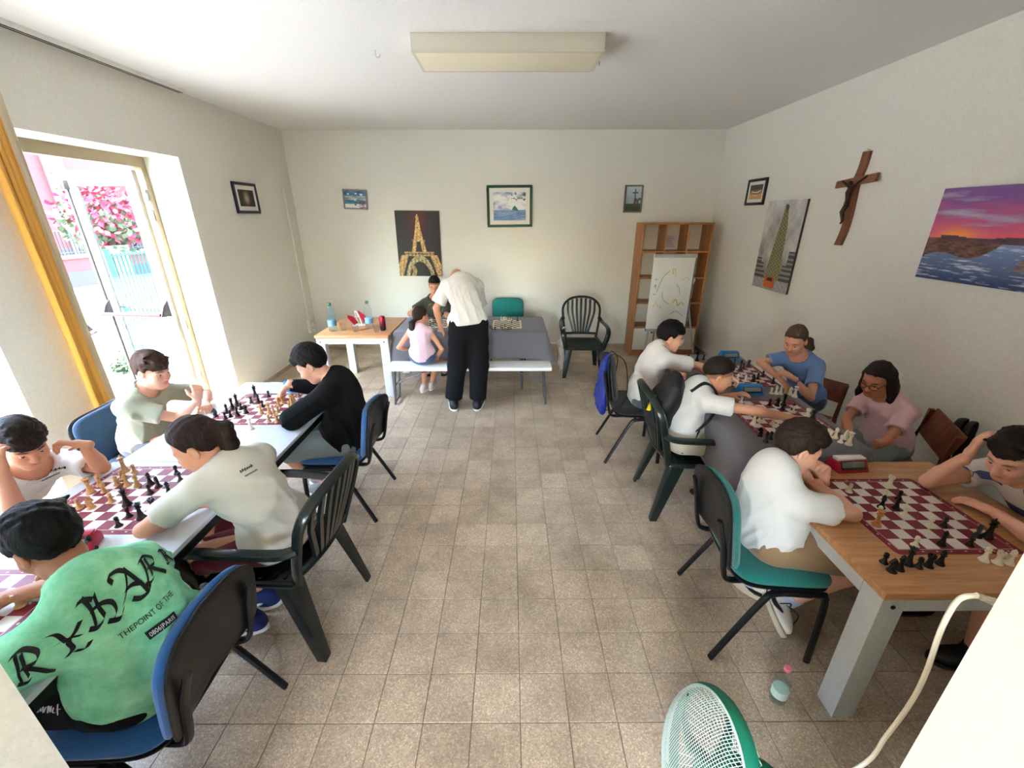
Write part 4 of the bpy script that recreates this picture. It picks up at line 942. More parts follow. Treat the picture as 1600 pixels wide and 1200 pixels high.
    pts = np.array(pts); h = .0095*res; Fd = Field(pts.min(0)-.16*s, pts.max(0)+.16*s, h)
    torso(Fd, -.008); Fd.op(cone(cutp+cutn*.012, nk1, .046*hs, .050*s), .035)
    HB = []
    for sd in (1, -1):
        a, e, w, hd, pn, cu = A[sd]; fm = e+(w-e)*.3
        Fd.op(cone(a, e, .040*s, .031*s), .03); Fd.op(cone(e, fm, .032*s, .033*s), .01); Fd.op(cone(fm, w, .033*s, .0215*s), .012)
        hp0, k, an, toe = LG[sd]; cf = k+(an-k)*.3
        Fd.op(cone(hp0, k, .076*s, .052*s), .04); Fd.op(cone(k, cf, .050*s, .052*s), .015); Fd.op(cone(cf, an, .052*s, .033*s), .015)
        if shoe and shoe.get('kind') == 'sandal':
            side = np.cross(toe, Zv); Fd.op(cone(an-Zv*.035*s-toe*.03*s, an-Zv*.038*s+toe*.02*s, .033*s), .02); Fd.op(cone(an-Zv*.03*s, an-Zv*.048*s+toe*.11*s, .034*s, .022*s), .02)
            for q in range(-2, 3): Fd.op(cone(an-Zv*.05*s+toe*.10*s+side*q*.0145*s, an-Zv*.054*s+toe*(.152-.006*abs(q-.8*sd))*s+side*q*.0165*s, .0105*s, .009*s), .006)
        HB.append((w, hd, pn, sd, cu))
    for (w, hd, pn, sd, cu) in HB:
        d = nrm_(hd); p = V3(w)+d*.006; X, Y, Z = Fd.ax[0][:, None, None], Fd.ax[1][None, :, None], Fd.ax[2][None, None, :]
        ix, Pp = Fd.sl(p-.075, p+.075)
        if ix is not None: Fd.F[ix] = np.where((Pp[0]-p[0])*d[0]+(Pp[1]-p[1])*d[1]+(Pp[2]-p[2])*d[2] > 0, .5, Fd.F[ix])
    VV, QQ = Fd.nets()
    Hd = Field(H-.17*hs, H+.17*hs, .0042*res if res < 1.6 else .0042*1.6); headsdf(Hd); Hd.cut(cutp-cutn*.004, -cutn); parts_ = [(VV, QQ), Hd.nets()]
    for (w, hd, pn, sd, cu) in HB:
        w = V3(w); hf_ = Field(w-.15, w+.15, .0036*res); build_hand(hf_, w, hd, pn, sd, .90*s, cu); parts_.append(hf_.nets())
    off = 0; av = []; aq = []
    for v, q in parts_: av.append(v); aq.append(q+off); off += len(v)
    def skincol(V):
        c = np.tile(sk, (len(V), 1)); q = (V-H) @ HR.T/hs
        def g(cx, cy, cz, rx, ry, rz): return np.exp(-(((q[:, 0]-cx)/rx)**2+((q[:, 1]-cy)/ry)**2+((q[:, 2]-cz)/rz)**2))
        lip = np.clip(g(0, .085, -.0685, .019, .02, .0095)*1.3, 0, .8); c = c*(1-lip[:, None])+lip[:, None]*sk*V3(.86, .50, .48)
        ck = (g(.036, .06, -.038, .022, .03, .02)+g(-.036, .06, -.038, .022, .03, .02))*.35; c = c*(1-ck[:, None]*V3(0, .35, .35))
        for e in (-1, 1):
            br = np.clip(g(e*.030, .08, .0165, .017, .03, .0042)*1.5, 0, .88); c = c*(1-br[:, None])+br[:, None]*V3(hairc)*.8
        if hair in ('short', 'fade', 'bald', 'fringe'):
            top = (q[:, 2]-(.052-(.085-q[:, 1])*.62))/.012 if hair != 'fade' else (q[:, 2]-(.040-(.085-q[:, 1])*.60))/.02
            sh = np.clip(top, 0, 1)*(.55 if hair != 'bald' else .12)*(q[:, 2] > -.08)*(np.abs(q[:, 0]) < .078); c = c*(1-sh[:, None])+sh[:, None]*V3(hairc)
        return c
    me, _ = mesh_np('body', (np.concatenate(av), np.concatenate(aq)), M_skin, root, skincol); link('body', me, T)
    if eyes:
        for q in (-1, 1):
            c = hp_(q*.0315, .0715, -.0075); b = MB(); r = .0128*hs; vs = []; n1, n2 = 12, 9
            b.grid(lambda u, v: tuple(c-root+(hr*math.sin(PI*v)*math.sin(2*PI*u)-hu*math.sin(PI*v)*math.cos(2*PI*u)+hf*math.cos(PI*v))*r), n1, n2, wrapu=True)
            me = b.mesh('eye', M_eye, True); at = me.color_attributes.new('Col', 'FLOAT_COLOR', 'POINT'); vv = np.array([v.co for v in me.vertices])+root-c; dn = V3(0, 0, 0)
            gz = nrm_(hf-hu*.35); f_ = (vv @ gz)/r; u_ = (vv @ hu)/r; cc = np.ones((len(vv), 4), np.float32); cc[:, :3] = rgb(226, 220, 214)
            cc[f_ > .80, :3] = rgb(52, 32, 22); cc[u_ > .12, :3] = sk*.92; at.data.foreach_set('color', cc.ravel()); link('eye', me, T)
    # ---- hair
    if hair and hair != 'bald':
        hm = hair_mat(hairc); Hf = Field(H-(.20 if hair in ('short', 'fade', 'fringe', 'bald') else V3(.28, .28, .46)), H+.2, .0055*res if res < 1.5 else .008); E_ = lambda c, r, k=.01: Hf.op(ell(hp_(*c), HR, V3(r)*hs), k)
        th = {'short': .017, 'fringe': .020, 'fade': .015, 'bald': .0015}.get(hair, .011)+hair_up
        if hair == 'bald': E_((0, -.014, .028), (.0745, .0935, .0872))
        else: E_((0, -.014, .034), (.073+th*.75, .093+th*.8, .087+th))
        rr = np.random.default_rng(seed+50)
        if hair in ('short', 'fringe'):
            for k in range(46):
                a = rr.uniform(0, 6.28); e = rr.uniform(.15, 1.5); v = V3(math.cos(a)*math.cos(e), math.sin(a)*math.cos(e), math.sin(e)); p = V3(0, -.014, .034)+v*V3(.076, .096, .092)
                sw = V3(rr.normal(0, .4), .55, .05)*.040 if v[1] < .35 else V3(rr.normal(0, .3), .12, -.25)*.030; Hf.op(cone(hp_(*p), hp_(*(p+sw*V3(1, 1, .6)+v*.004)), .013*hs, .006*hs), .010)
            for k in range(9):
                x = -.056+.014*k; Hf.op(cone(hp_(x*.8, .062, .088), hp_(x*.82+rr.normal(0, .003), .093-abs(x)*.55, (.034 if hair == 'fringe' else .056)+rr.normal(0, .003)), .015*hs, .010*hs), .010)
        a_, b_ = {'short': (.050, .62), 'fringe': (.036, .52), 'fade': (.058, .36), 'bald': (-.012, .55)}.get(hair, (.050, .70))
        # hairline: forehead, temples, round the ears, nape; the hair thins out towards it
        if hair == 'bald': Hf.cut(hp_(0, .0, .015), (hf*.8+hu*.45)); Hf.cut(hp_(0, -.09, -.055), -hu)
        else:
            X, Y, Z = Hf.ax[0][:, None, None]-H[0], Hf.ax[1][None, :, None]-H[1], Hf.ax[2][None, None, :]-H[2]
            q0 = (X*hr[0]+Y*hr[1]+Z*hr[2])/hs; q1 = (X*hf[0]+Y*hf[1]+Z*hf[2])/hs; q2 = (X*hu[0]+Y*hu[1]+Z*hu[2])/hs
            az_ = np.abs(np.degrees(np.arctan2(np.abs(q0), q1+.004)))
            fr_ = {'short': .046, 'fringe': .020, 'fade': .060}.get(hair, .060)
            xs_ = [0, 35, 52, 66, 76, 88, 100, 112, 135, 180]
            ys_ = {'fade': [.060, .058, .050, .042, .030, .024, .022, .012, -.006, -.030]}.get(hair, [fr_, fr_+.002, fr_+.006, .030, -.012, -.006, .012, -.040, -.072, -.080] if hair in ('short', 'fringe') else [.066, .058, .044, .022, -.018, -.012, .004, -.030, -.066, -.074])
            line = np.interp(az_, xs_, ys_)+.0035*np.sin(q0*420+3*np.sin(q1*60))+.003*np.sin(q1*300+q0*130)
            dd_ = q2-line; tp_ = np.clip(1-dd_/.030, 0, 1)
            keep = .25 if hair in ('short', 'fringe') else .0
            w_ = np.where(az_ < 55, 1-keep*2.6, 1.0) if hair in ('short', 'fringe') else 1.0
            Hf.F = np.maximum(Hf.F+(tp_**1.5*(th*.75+.002)*w_*hs).astype(np.float32), (-dd_*hs*.8).astype(np.float32)).astype(np.float32)
        for q in (-1, 1):
            if hair in ('short', 'fringe'): Hf.op(ell(hp_(q*.082, .002, -.022), HR, V3(.022, .024, .030)*hs), .006, True)
        if hair in ('ponytail', 'lowtail', 'long'):
            if hair == 'long':
                for k in range(17):
                    an = (k/16-.5)*PI*1.22; p0 = V3(math.sin(an)*.072, -.02-math.cos(an)*.076, .035); p1 = V3(math.sin(an)*.090, -.026-math.cos(an)*.074, -.07)
                    q1 = hp_(*p1); out_ = nrm_(V3(q1[0]-H[0], q1[1]-H[1], 0)); lf_ = 1 if abs(an) < 1.35 else .45; q2 = q1+(V3(0, 0, -.16)+out_*.034)*hs*lf_; q3 = q2+lf_*(V3(0, 0, -.14+.03*abs(math.sin(k*2.1)))-out_*.006+V3(hf[0], hf[1], 0)*.02)*hs
                    Hf.op(cone(hp_(*p0), q1, .020*hs, .021*hs), .014); Hf.op(cone(q1, q2, .021*hs, .020*hs), .012); Hf.op(cone(q2, q3, .020*hs, .008*hs), .012)
            else:
                z0 = .045 if hair == 'ponytail' else -.045; p0 = hp_(tail*.5, -.100, z0); Hf.op(sph(p0, .024*hs), .02); bk_ = nrm_((-hf[0], -hf[1], .0)); dn_ = nrm_(V3(0, 0, -1)*1.0)
                for k in range(9):
                    a = k*2.4; o_ = (hr*math.cos(a)*.016+bk_*math.sin(a)*.012)*hs; ln = (.20 if hair == 'ponytail' else .15)*hs
                    sd_ = hr*tail*hs; p1 = p0+o_*1.2+bk_*.045*hs+dn_*.02*hs+sd_*.4; p2 = p0+o_*1.5+bk_*.050*hs+dn_*ln*.55+sd_*.8; p3 = p0+o_*.5+bk_*.028*hs+dn_*ln+sd_*.9
                    Hf.op(cone(p0, p1, .016*hs, .019*hs), .01); Hf.op(cone(p1, p2, .019*hs, .016*hs), .012); Hf.op(cone(p2, p3, .016*hs, .005*hs), .010)
        VQ = Hf.nets(); q = (VQ[0]-H) @ HR.T; st = np.sin(q[:, 0]*310+14*np.sin(q[:, 1]*23)+6*np.sin(q[:, 2]*40))*.0011+np.sin(q[:, 0]*120+q[:, 1]*90+3*np.sin(q[:, 2]*60))*.0016
        if hair not in ('bald', 'fade'):
            nn = nrm_rows(VQ[0]-H); VQ = (VQ[0]+nn*st[:, None], VQ[1])
        me, _ = mesh_np('hair', VQ, hm, root, relax=0 if hair in ('short', 'fringe') else 1); link('hair', me, T)
        if hair in ('ponytail', 'lowtail'):
            p = hp_(tail*.5, -.108, .045 if hair == 'ponytail' else -.045); part('hair_tie', MB().tube(arc(V3(p)-root, .023*hs, 0, 2*PI, 14, tuple(hr), tuple(hu)), .007, 6), mat('hair_band', srgb(40, 30, 40), .7), T, True)
    if glasses:
        b = MB(); gm = mat('spectacle_frame_'+glasses, srgb(40, 36, 36) if glasses == 'dark' else srgb(206, 196, 190), .3)
        L = lambda r, f, u: tuple(hp_(r, f, u)-root)
        for q in (-1, 1):
            b.tube([L(q*.034+.026*math.cos(a), .101-.006*abs(math.cos(a))*(1 if math.cos(a)*q > 0 else 0), -.008+.019*math.sin(a)) for a in np.linspace(0, 2*PI, 17)[:-1]], .0020, 5, closed=True); b.tube([L(q*.060, .096, -.002), L(q*.076, .05, .002), L(q*.080, -.01, .002)], .0018, 5)
        b.tube([L(-.010, .104, -.004), L(.010, .104, -.004)], .0018, 5); part('glasses', b, gm, T, True)
    # ---- upper garment
    if shirt:
        g = .012*s*loose; lo = np.array([P, N, SHO[1], SHO[-1], A[1][1], A[-1][1]]+([A[1][2], A[-1][2]] if sleeve > 1 else [])); Sf = Field(lo.min(0)-.2*s, lo.max(0)+.2*s, .0085*res)
        torso(Sf, g); Sf.op(ell(P+axn*.05*s, lf[0], (.156*s+g, .122*s+g, .13*s+g)), .05)
        hole = []
        for sd in (1, -1):
            a, e, w = A[sd][:3]
            if sleeveless: continue
            if sleeve <= 1:
                c = a+(e-a)*sleeve; Sf.op(cone(a, c, .045*s+g, .049*s+g*1.0), .03); hole.append((a+(e-a)*(sleeve-.10), a+(e-a)*min(1, sleeve+.05), .037*s+g*.45))
                fl_ = nrm_(e-a)
            else:
                fm = e+(w-e)*.3; Sf.op(cone(a, e, .050*s+g, .044*s+g), .03); Sf.op(cone(e, e+(w-e)*(sleeve-1), .044*s+g, .034*s+g*.5), .02)
                en = e+(w-e)*(sleeve-1); hole.append((en-(w-e)*.08, w+(w-e)*.2, .028*s+g*.5))
        for sd in (1, -1):
            if sleeve <= 1 and not sleeveless:
                a, e = A[sd][:2]; c = a+(e-a)*sleeve; d = nrm_(e-a); ix, Pp = Sf.sl(np.minimum(c, e)-.09*s, np.maximum(c, e)+.09*s)
                if ix is not None:
                    t = (Pp[0]-c[0])*d[0]+(Pp[1]-c[1])*d[1]+(Pp[2]-c[2])*d[2]; rad = np.sqrt(np.maximum(0, (Pp[0]-c[0])**2+(Pp[1]-c[1])**2+(Pp[2]-c[2])**2-t*t))
                    near = (rad < .085*s) & (t > 0) & (t < .2); Sf.F[ix] = np.where(near, np.maximum(Sf.F[ix], np.minimum(t, .5)), Sf.F[ix])
        for a, e, r in hole: Sf.op(cone(a, e, r*.96), .002, True)
        Sf.op(cone(N+(nk0-N)*.02+F*.012*s, N+(nk0-N)*1.2+F*.03*s, neckline*s, (neckline+.02)*s), .004, True)
        hd_ = nrm_(Mid-P); Sf.cut(P-hd_*hem*s*.55, -hd_)
        VQ = wrinkle(Sf.nets(), .0095*s*loose**.4, seed, 1, nrm_(Mid-P), P-nrm_(Mid-P)*hem*s*.55); me, SV = mesh_np('t_shirt' if sleeve <= 1 else 'sweatshirt', VQ, shirt, root, relax=1); so_ = link('t_shirt' if sleeve <= 1 else 'sweatshirt', me, T)
    else: so_ = None
    # ---- trousers / shorts
    if trousers:
        g = .015*s; lo = np.array([P, HIP[1], HIP[-1]]+[LG[sd][i] for sd in (1, -1) for i in ((1, 2) if leg_t > 1 else (1,))]); Tf = Field(lo.min(0)-.17*s, lo.max(0)+.17*s, .0095*res)
        Tf.op(ell(P+axn*.01*s, lf[0], (.140*s+g, .104*s+g, .125*s+g)), .04)
        for sd in (1, -1):
            hp0, k, an, toe = LG[sd]
            if leg_t <= 1:
                c = hp0+(k-hp0)*leg_t; Tf.op(cone(hp0, c, .080*s+g, .066*s+g), .04)
            else:
                c = k+(an-k)*(leg_t-1); Tf.op(cone(hp0, k, .082*s+g, .072*s+g), .04); Tf.op(cone(k, c, .072*s+g, .066*s+g), .03)
        for sd in (1, -1):
            hp0, k, an, toe = LG[sd]; base_, d = (hp0, nrm_(k-hp0)) if leg_t <= 1 else (k, nrm_(an-k)); c = base_+d*np.linalg.norm((k-hp0) if leg_t <= 1 else (an-k))*(leg_t if leg_t <= 1 else leg_t-1)
            ix, Pp = Tf.sl(c-.14*s, c+.14*s)
            if ix is not None:
                t = (Pp[0]-c[0])*d[0]+(Pp[1]-c[1])*d[1]+(Pp[2]-c[2])*d[2]; rad2 = (Pp[0]-c[0])**2+(Pp[1]-c[1])**2+(Pp[2]-c[2])**2-t*t; Tf.F[ix] = np.where((t > 0) & (rad2 < (.095*s)**2), np.maximum(Tf.F[ix], np.minimum(t, .5)), Tf.F[ix])
            Tf.op(cone(c-d*.05*s, c+d*.02*s, (.058 if leg_t <= 1 else .052)*s+g*.6), .002, True)
        Tf.cut(P+axn*.10*s, axn); me, _ = mesh_np('shorts' if leg_t <= 1 else 'trousers', wrinkle(Tf.nets(), .006*s, seed+3, 1, axn), trousers, root, relax=2); link('shorts' if leg_t <= 1 else 'trousers', me, T)
    # ---- footwear
    if shoe:
        for sd in (1, -1):
            hp0, k, an, toe = LG[sd]; z0 = an-Zv*.075*s; side = np.cross(toe, Zv); R = frame(toe, np.cross(side, toe))
            if R[2][2] < 0: R = frame(toe, -np.cross(side, toe))
            if ROLL[sd]: R = frame(toe, R[2]*math.cos(ROLL[sd])+R[0]*math.sin(ROLL[sd]))
            upv = R[2]; z0 = an-upv*.072*s; side = R[0]
            if shoe['kind'] == 'sandal':
                so2 = Field(an-.25, an+.25, .006*res); so2.op(cone(z0-toe*.045*s, z0+toe*.13*s, .040*s, .043*s), .01); so2.cut(z0+upv*.0, upv); so2.cut(z0-upv*.016*s, -upv); me, _ = mesh_np('sandal', so2.nets(), shoe['m'], root); sdl = link('sandal', me, T)
                b = MB(); b.grid(lambda u, v: tuple(z0-root+toe*(.055+.05*v)*s+side*math.cos(PI*(1-u))*.047*s+upv*(.002+.050*math.sin(PI*u)*(1-.2*v))*s), 12, 4); o = part('sandal_strap', b, shoe['m'], sdl, True, angle=80); md = o.modifiers.new('thickness', 'SOLIDIFY'); md.thickness = .004
            else:
                sf = Field(an-.26, an+.26, .0055*res); sf.op(ell(z0+toe*.02*s+upv*.030*s, R, (.042*s, .095*s, .045*s)), .02); sf.op(ell(z0+toe*.10*s+upv*.022*s, R, (.042*s, .062*s, .032*s)), .03); sf.op(ell(z0-toe*.045*s+upv*.03*s, R, (.036*s, .04*s, .05*s)), .03); sf.op(cone(z0-toe*.03*s+upv*.05*s, an-toe*.006*s+upv*.010*s, .038*s, .043*s), .02)
                sf.op(cone(an-toe*.004*s-upv*.01*s, an+upv*.1*s, .034*s), .003, True); sf.cut(z0+upv*.006*s, -upv); me, _ = mesh_np('shoe', sf.nets(), shoe['m'], root); sh_ = link('shoe', me, T)
                so2 = Field(an-.26, an+.26, .006*res); so2.op(ell(z0+toe*.035*s, R, (.047*s, .125*s, .06*s)), .01); so2.op(ell(z0+toe*.105*s, R, (.047*s, .066*s, .06*s)), .02); so2.cut(z0+upv*.010*s, upv); so2.cut(z0-upv*.016*s, -upv); me, _ = mesh_np('sole', so2.nets(), shoe['sole'], root); link('sole', me, sh_)
                if 'stripe' in shoe:
                    for q in (-1, 1):
                        b = MB(); pts_ = [z0-root+toe*(-.05+.024*i)*s+side*q*(.034, .040, .043, .044, .045, .045, .043)[i]*s+upv*(.050, .040, .031, .027, .029, .036, .042)[i]*s for i in range(7)]; b.tube(pts_, [.003*s, .006*s, .009*s, .011*s, .010*s, .008*s, .004*s], 6); part('stripe', b, shoe['stripe'], sh_, True)
                if 'lace' in shoe:
                    b = MB()
                    for i in range(4): b.tube([z0-root+toe*(.045+.016*i)*s+side*.022*s+upv*(.066-.006*i)*s, z0-root+toe*(.05+.016*i)*s+upv*(.077-.006*i)*s, z0-root+toe*(.045+.016*i)*s-side*.022*s+upv*(.066-.006*i)*s], .003, 5)
                    for q in (-1, 1): b.tube(smoothpath([z0-root+toe*.04*s+upv*.075*s, z0-root+toe*.06*s+side*q*.04*s+upv*.09*s, z0-root+toe*.07*s+side*q*.07*s+upv*.05*s], 4), .003, 5)
                    part('laces', b, shoe['lace'], sh_, True)
            if sock: 
                sk_ = Field(an-.16, an+.16, .006*res); d = nrm_(k-an); sk_.op(cone(an-d*.03*s, an+d*.07*s, .040*s, .042*s), .01); sk_.cut(an+d*.065*s, d); me, _ = mesh_np('sock', sk_.nets(), sock, root); link('sock', me, T)
    return dict(T=T, root=root, so=so_, A=A, N=N, P=P, Rt=Rt, F=F, axn=axn, back=back, H=H, HR=HR, chest=chest, s=s, hp=hp_)
def nrm_rows(a): return a/np.maximum(1e-9, np.linalg.norm(a, axis=1))[:, None]
HB_, HD_, HL_ = srgb(38, 26, 20), srgb(20, 16, 15), srgb(74, 52, 38)
W_TEE = fabric('white_cotton', srgb(222, 220, 214)); W_TEE2 = fabric('ivory_cotton', srgb(206, 201, 188))
slip = dict(kind='sandal', m=mat('black_rubber', srgb(24, 24, 26), .6))
seatleg = lambda P, F, s, k=.36, z=.0, fx=.38: None
def seated(P, F, s, spread=.10, kz=.50, kd=.36, ad=.34, az=.085):
    P = V3(P); F = nrm_((F[0], F[1], 0)); R = np.array([F[1], -F[0], 0]); o = []
    for sd in (1, -1):
        K = P+F*kd*s+R*sd*spread*s; K[2] = kz; a = P+F*ad*s+R*sd*spread*s; a[2] = az; o.append(dict(K=K, A=a, toe=F))
    return o
C = {}
shoes_w = dict(kind='shoe', m=mat('white_leather', srgb(222, 214, 196), .5), sole=mat('cream_sole', srgb(214, 200, 168), .6))
shoes_d = dict(kind='shoe', m=mat('grey_canvas', srgb(120, 120, 118), .8), sole=mat('white_sole', srgb(226, 226, 222), .6))
# --- far white table
P = (-2.44, 2.50, .55); F = (.99, -.08)
L = seated(P, F, 1.0); L[0].update(K=V3(-2.0, 2.42, .50), A=AZ(425, 762, .09), toe=(1, -.3, 0))
C['sage'] = person('person in sage green t-shirt by the door, one fist raised', 1.0, P, AX(222, 614, -2.31), F, AX(238, 578, -2.24), (.97, -.08, -.22),
    [dict(E=AX(280, 653, -2.12), W=AX(309, 625, -2.02), hd=(.2, .1, .95), pn=(-.8, .6, 0), curl=1.15), dict(E=(-2.17, 2.76, .76), W=(-2.05, 2.58, .765), curl=.7)], L, 'fair', HL_, 'fringe',
    fabric('sage_cotton', srgb(168, 174, 152)), .66, fabric('grey_shorts', srgb(96, 98, 100)), .9, slip, seed=3)
P = (-1.13, 2.53, .55); F = (-1, -.06)
L = seated(P, F, 1.05); L[1].update(K=V3(-1.50, 2.40, .50), A=(-1.33, 2.60, .12)); L[0].update(K=V3(-1.52, 2.64, .50), A=(-1.36, 2.72, .12))
C['blackshirt'] = person('person in black sweatshirt and pale jean shorts moving a chess piece', 1.06, P, AY(522, 592, 2.50), F, AY(486, 568, 2.50), (-.82, -.12, -.55),
    [dict(W=AY(450, 602, 2.70), hd=(-.55, -.1, -.62), pn=(-.3, -.2, -.9), curl=.45, pole=(.2, .7, -.5)), dict(E=AZ(457, 655, .79), W=AZ(470, 634, .785), hd=(-.2, .9, -.1), curl=.4)], L, 'fair', HD_, 'short',
    fabric('black_fleece', srgb(17, 17, 18)), 1.86, fabric('pale_denim', srgb(134, 150, 150)), .98, shoes_d, seed=5, bulge=.05, hem=.12, loose=1.5, hair_up=.006)
# --- near white table
P = (-2.52, 1.62, .55); F = (.88, -.42)
C['left'] = person('person in white t-shirt at the left edge, both elbows on white table', 1.0, P, AX(48, 729, -2.27), F, AX(36, 692, -2.18), (.80, -.42, -.42),
    [dict(E=AZ(28, 812, .77), W=AX(4, 738, -2.02), hd=(-.1, .1, .95), pn=(-.3, .9, .2), curl=.7), dict(E=AZ(160, 730, .775), W=AX(128, 694, -2.04), hd=(-.85, -.2, .22), pn=(.1, -.5, -.85), curl=.9)], seated(P, (1, 0), 1.0), 'tan', HB_, 'fringe',
    W_TEE, .72, fabric('grey_shorts', (.1, .1, .1)), .9, slip, seed=8, neckline=.072)
P = (-1.10, 1.60, .54); F = (-.91, .40)
L = seated(P, F, 1.0); L[1].update(K=V3(-1.47, 1.46, .50), A=AZ(392, 962, .10)+Vector((-.02, 0, 0)), toe=(-.85, .1, -.15)); L[0].update(K=V3(-1.50, 1.66, .50), A=AZ(408, 925, .10), toe=(-.85, .1, -.15))
blue_shoe = dict(kind='shoe', m=mat('blue_suede', srgb(26, 40, 92), .8), sole=mat('white_sole', (1, 1, 1)), stripe=mat('white_stripe', srgb(220, 220, 220), .6))
C['tail'] = person('person with dark ponytail, white t-shirt and maroon shorts at near white table', 1.02, P, AX(352, 724, -1.19), F, AX(308, 694, -1.28), (-.86, -.22, -.42),
    [dict(E=AX(412, 712, -1.22), W=(-1.46, 1.78, .765), curl=.5), dict(E=AZ(224, 828, .77), W=(-1.37, 1.50, .765), curl=.4)], L, 'tan', srgb(46, 30, 26), 'ponytail',
    W_TEE2, .64, fabric('maroon_cotton', srgb(104, 18, 34)), .80, blue_shoe, seed=11, bulge=.04, hem=.18)
P = (-1.20, .96, .55); F = (-.99, .10)
M_mint = bpy.data.materials.new('mint_tie_dye')
C['mint'] = person('person in mint green t-shirt with black gothic letters, seen from behind', 1.08, P, AX(138, 922, -1.27), F, AX(72, 846, -1.43), (-.9, .12, -.42),
    [dict(E=(-1.44, 1.12, .775), W=(-1.64, 1.03, .77), curl=.5), dict(E=(-1.46, .70, .79), W=(-1.66, .82, .77), curl=.5)], seated(P, F, 1.05, kd=.38), 'dark', srgb(14, 12, 12), 'short',
    M_mint, .80, fabric('black_cotton', srgb(18, 18, 19)), .9, slip, seed=14, bulge=.06, hem=.30, loose=2.0, neckline=.066)
# --- back table
P = (-1.0, 5.62, .56); F = (0.05, -1)
C['olive'] = person('person in olive t-shirt behind the back table, face to the camera', 1.02, P, AY(679, 467, 5.60), F, AY(679, 446, 5.56), (.06, -.93, -.28),
    [dict(W=(-1.14, 5.24, .775), curl=.5, pole=(-1, 0, -.3)), dict(W=(-.80, 5.22, .775), curl=.5)], seated(P, F, 1), 'tan', HD_, 'fade',
    fabric('olive_cotton', srgb(66, 68, 54)), .62, fabric('grey_shorts', (.1, .1, .1)), .9, slip, seed=17, res=1.5)
P = (-.955, 4.34, .53); F = (.12, 1); L = seated(P, F, .8); L[0].update(K=(-.83, 4.62, .50), A=(-.93, 4.56, .12)); L[1].update(K=(-1.0, 4.62, .50), A=(-1.0, 4.50, .12), toe=(.4, .9, 0))
C['pinkgirl'] = person('person in pale pink top and denim skirt sitting on the white bench', .82, P, AY(655, 513, 4.36), F, AY(657, 494, 4.42), (.55, .82, -.1),
    [dict(W=AY(683, 558, 4.44), pole=(.6, -.3, -.5), curl=.5, hd=(-.2, .7, -.6)), dict(E=AY(623, 543, 4.36), W=AY(641, 547, 4.56), curl=.5)], L, 'tan', srgb(48, 33, 28), 'lowtail',
    fabric('pale_pink_cotton', srgb(232, 198, 210)), .30, fabric('denim', srgb(70, 88, 112)), .55, dict(kind='shoe', m=mat('silver_leather', srgb(196, 184, 176), .5), sole=mat('white_sole', (1, 1, 1))), seed=19, res=1.4, sleeveless=True)
P = (-.43, 4.20, .90); F = (-.12, 1)
C['bald'] = person('bald person in white t-shirt and wide black trousers bending over back table', 1.16, P, (-.53, 4.56, 1.285), F, (-.60, 4.76, 1.275), (-.35, .65, -.65),
    [dict(W=(-.46, 4.84, .80), pole=(.25, .3, -1), curl=.4), dict(E=(-.80, 4.48, 1.02), W=AZ(689, 512, .79), hd=(-.25, .35, -.8), pn=(-.3, -.5, -.4), curl=.25)],
    [dict(K=(-.34, 4.18, .47), A=(-.36, 4.15, .09), toe=(.12, 1, 0)), dict(K=(-.57, 4.19, .47), A=(-.62, 4.15, .09), toe=(-.18, 1, 0))], 'tan', srgb(70, 60, 54), 'bald',
    fabric('white_cotton', (1, 1, 1)), .78, fabric('black_twill', srgb(20, 20, 21)), 1.96, dict(kind='shoe', m=mat('black_leather', srgb(26, 26, 28), .5), sole=mat('white_sole', (1, 1, 1))), seed=23, res=1.4, bulge=.10, up=(-.1, .6, .8), hem=.02, loose=1.6)
# --- long grey table on the right
P = (1.10, 3.22, .56); F = (1, -.12)
C['specs'] = person('person with short dark hair and clear glasses in white t-shirt on black chair', 1.0, P, AX(1033, 545, 1.16), F, AX(1048, 526, 1.245), (.95, -.18, -.25),
    [dict(E=AX(1092, 572, 1.43), W=AZ(1138, 586, .86), hd=(.75, -.1, -.45), curl=.6, pn=(-.3, 0, -.9)), dict(E=(1.33, 3.30, .78), W=AX(1067, 592, 1.235), hd=(-.05, -.25, -.95), pn=(-.9, .2, .1), curl=.35)], seated(P, F, 1), 'fair', HD_, 'short',
    W_TEE, .74, fabric('grey_shorts', (.1, .1, .1)), .9, dict(kind='shoe', m=mat('black_canvas', srgb(28, 28, 30), .8), sole=mat('white_sole', (1, 1, 1))), seed=27, glasses='clear', res=1.15, hair_up=.006, hem=.2)
P = (1.15, 2.52, .55); F = (1, -.12); L = seated(P, F, .95); L[0].update(K=(1.50, 2.40, .50), A=AZ(1118, 782, .09), toe=(.55, -.8, 0)); L[1].update(K=(1.50, 2.60, .50), A=AZ(1098, 758, .09), toe=(.75, -.5, 0))
C['pack'] = person('person wearing a black backpack over white t-shirt, reaching across grey table', .97, P, AX(1097, 606, 1.24), F, AX(1122, 586, 1.345), (.93, -.2, -.3),
    [dict(E=AX(1174, 641, 1.44), W=AZ(1232, 652, .815), hd=(.95, -.12, -.12), curl=.5, pn=(0, 0, -1)), dict(W=(1.52, 2.66, .775), curl=.4, pole=(0, .6, -.6))], L, 'tan', srgb(42, 30, 24), 'fade',
    W_TEE, .60, fabric('cream_cotton', srgb(206, 198, 172)), .92, slip, seed=31, bulge=.05, res=1.1, hem=.18)
P = (1.21, 1.58, .55); F = (1, -.10); L = seated(P, F, 1.04); an = AZ(1228, 938, .09); L[0].update(K=(1.60, 1.44, .50), A=an, toe=nrm_(AZ(1246, 1000, .03)-AZ(1215, 930, .03)), roll=-.95); L[1].update(K=(1.62, 1.64, .50), A=(1.32, 1.72, .10), toe=(.7, -.6, 0))
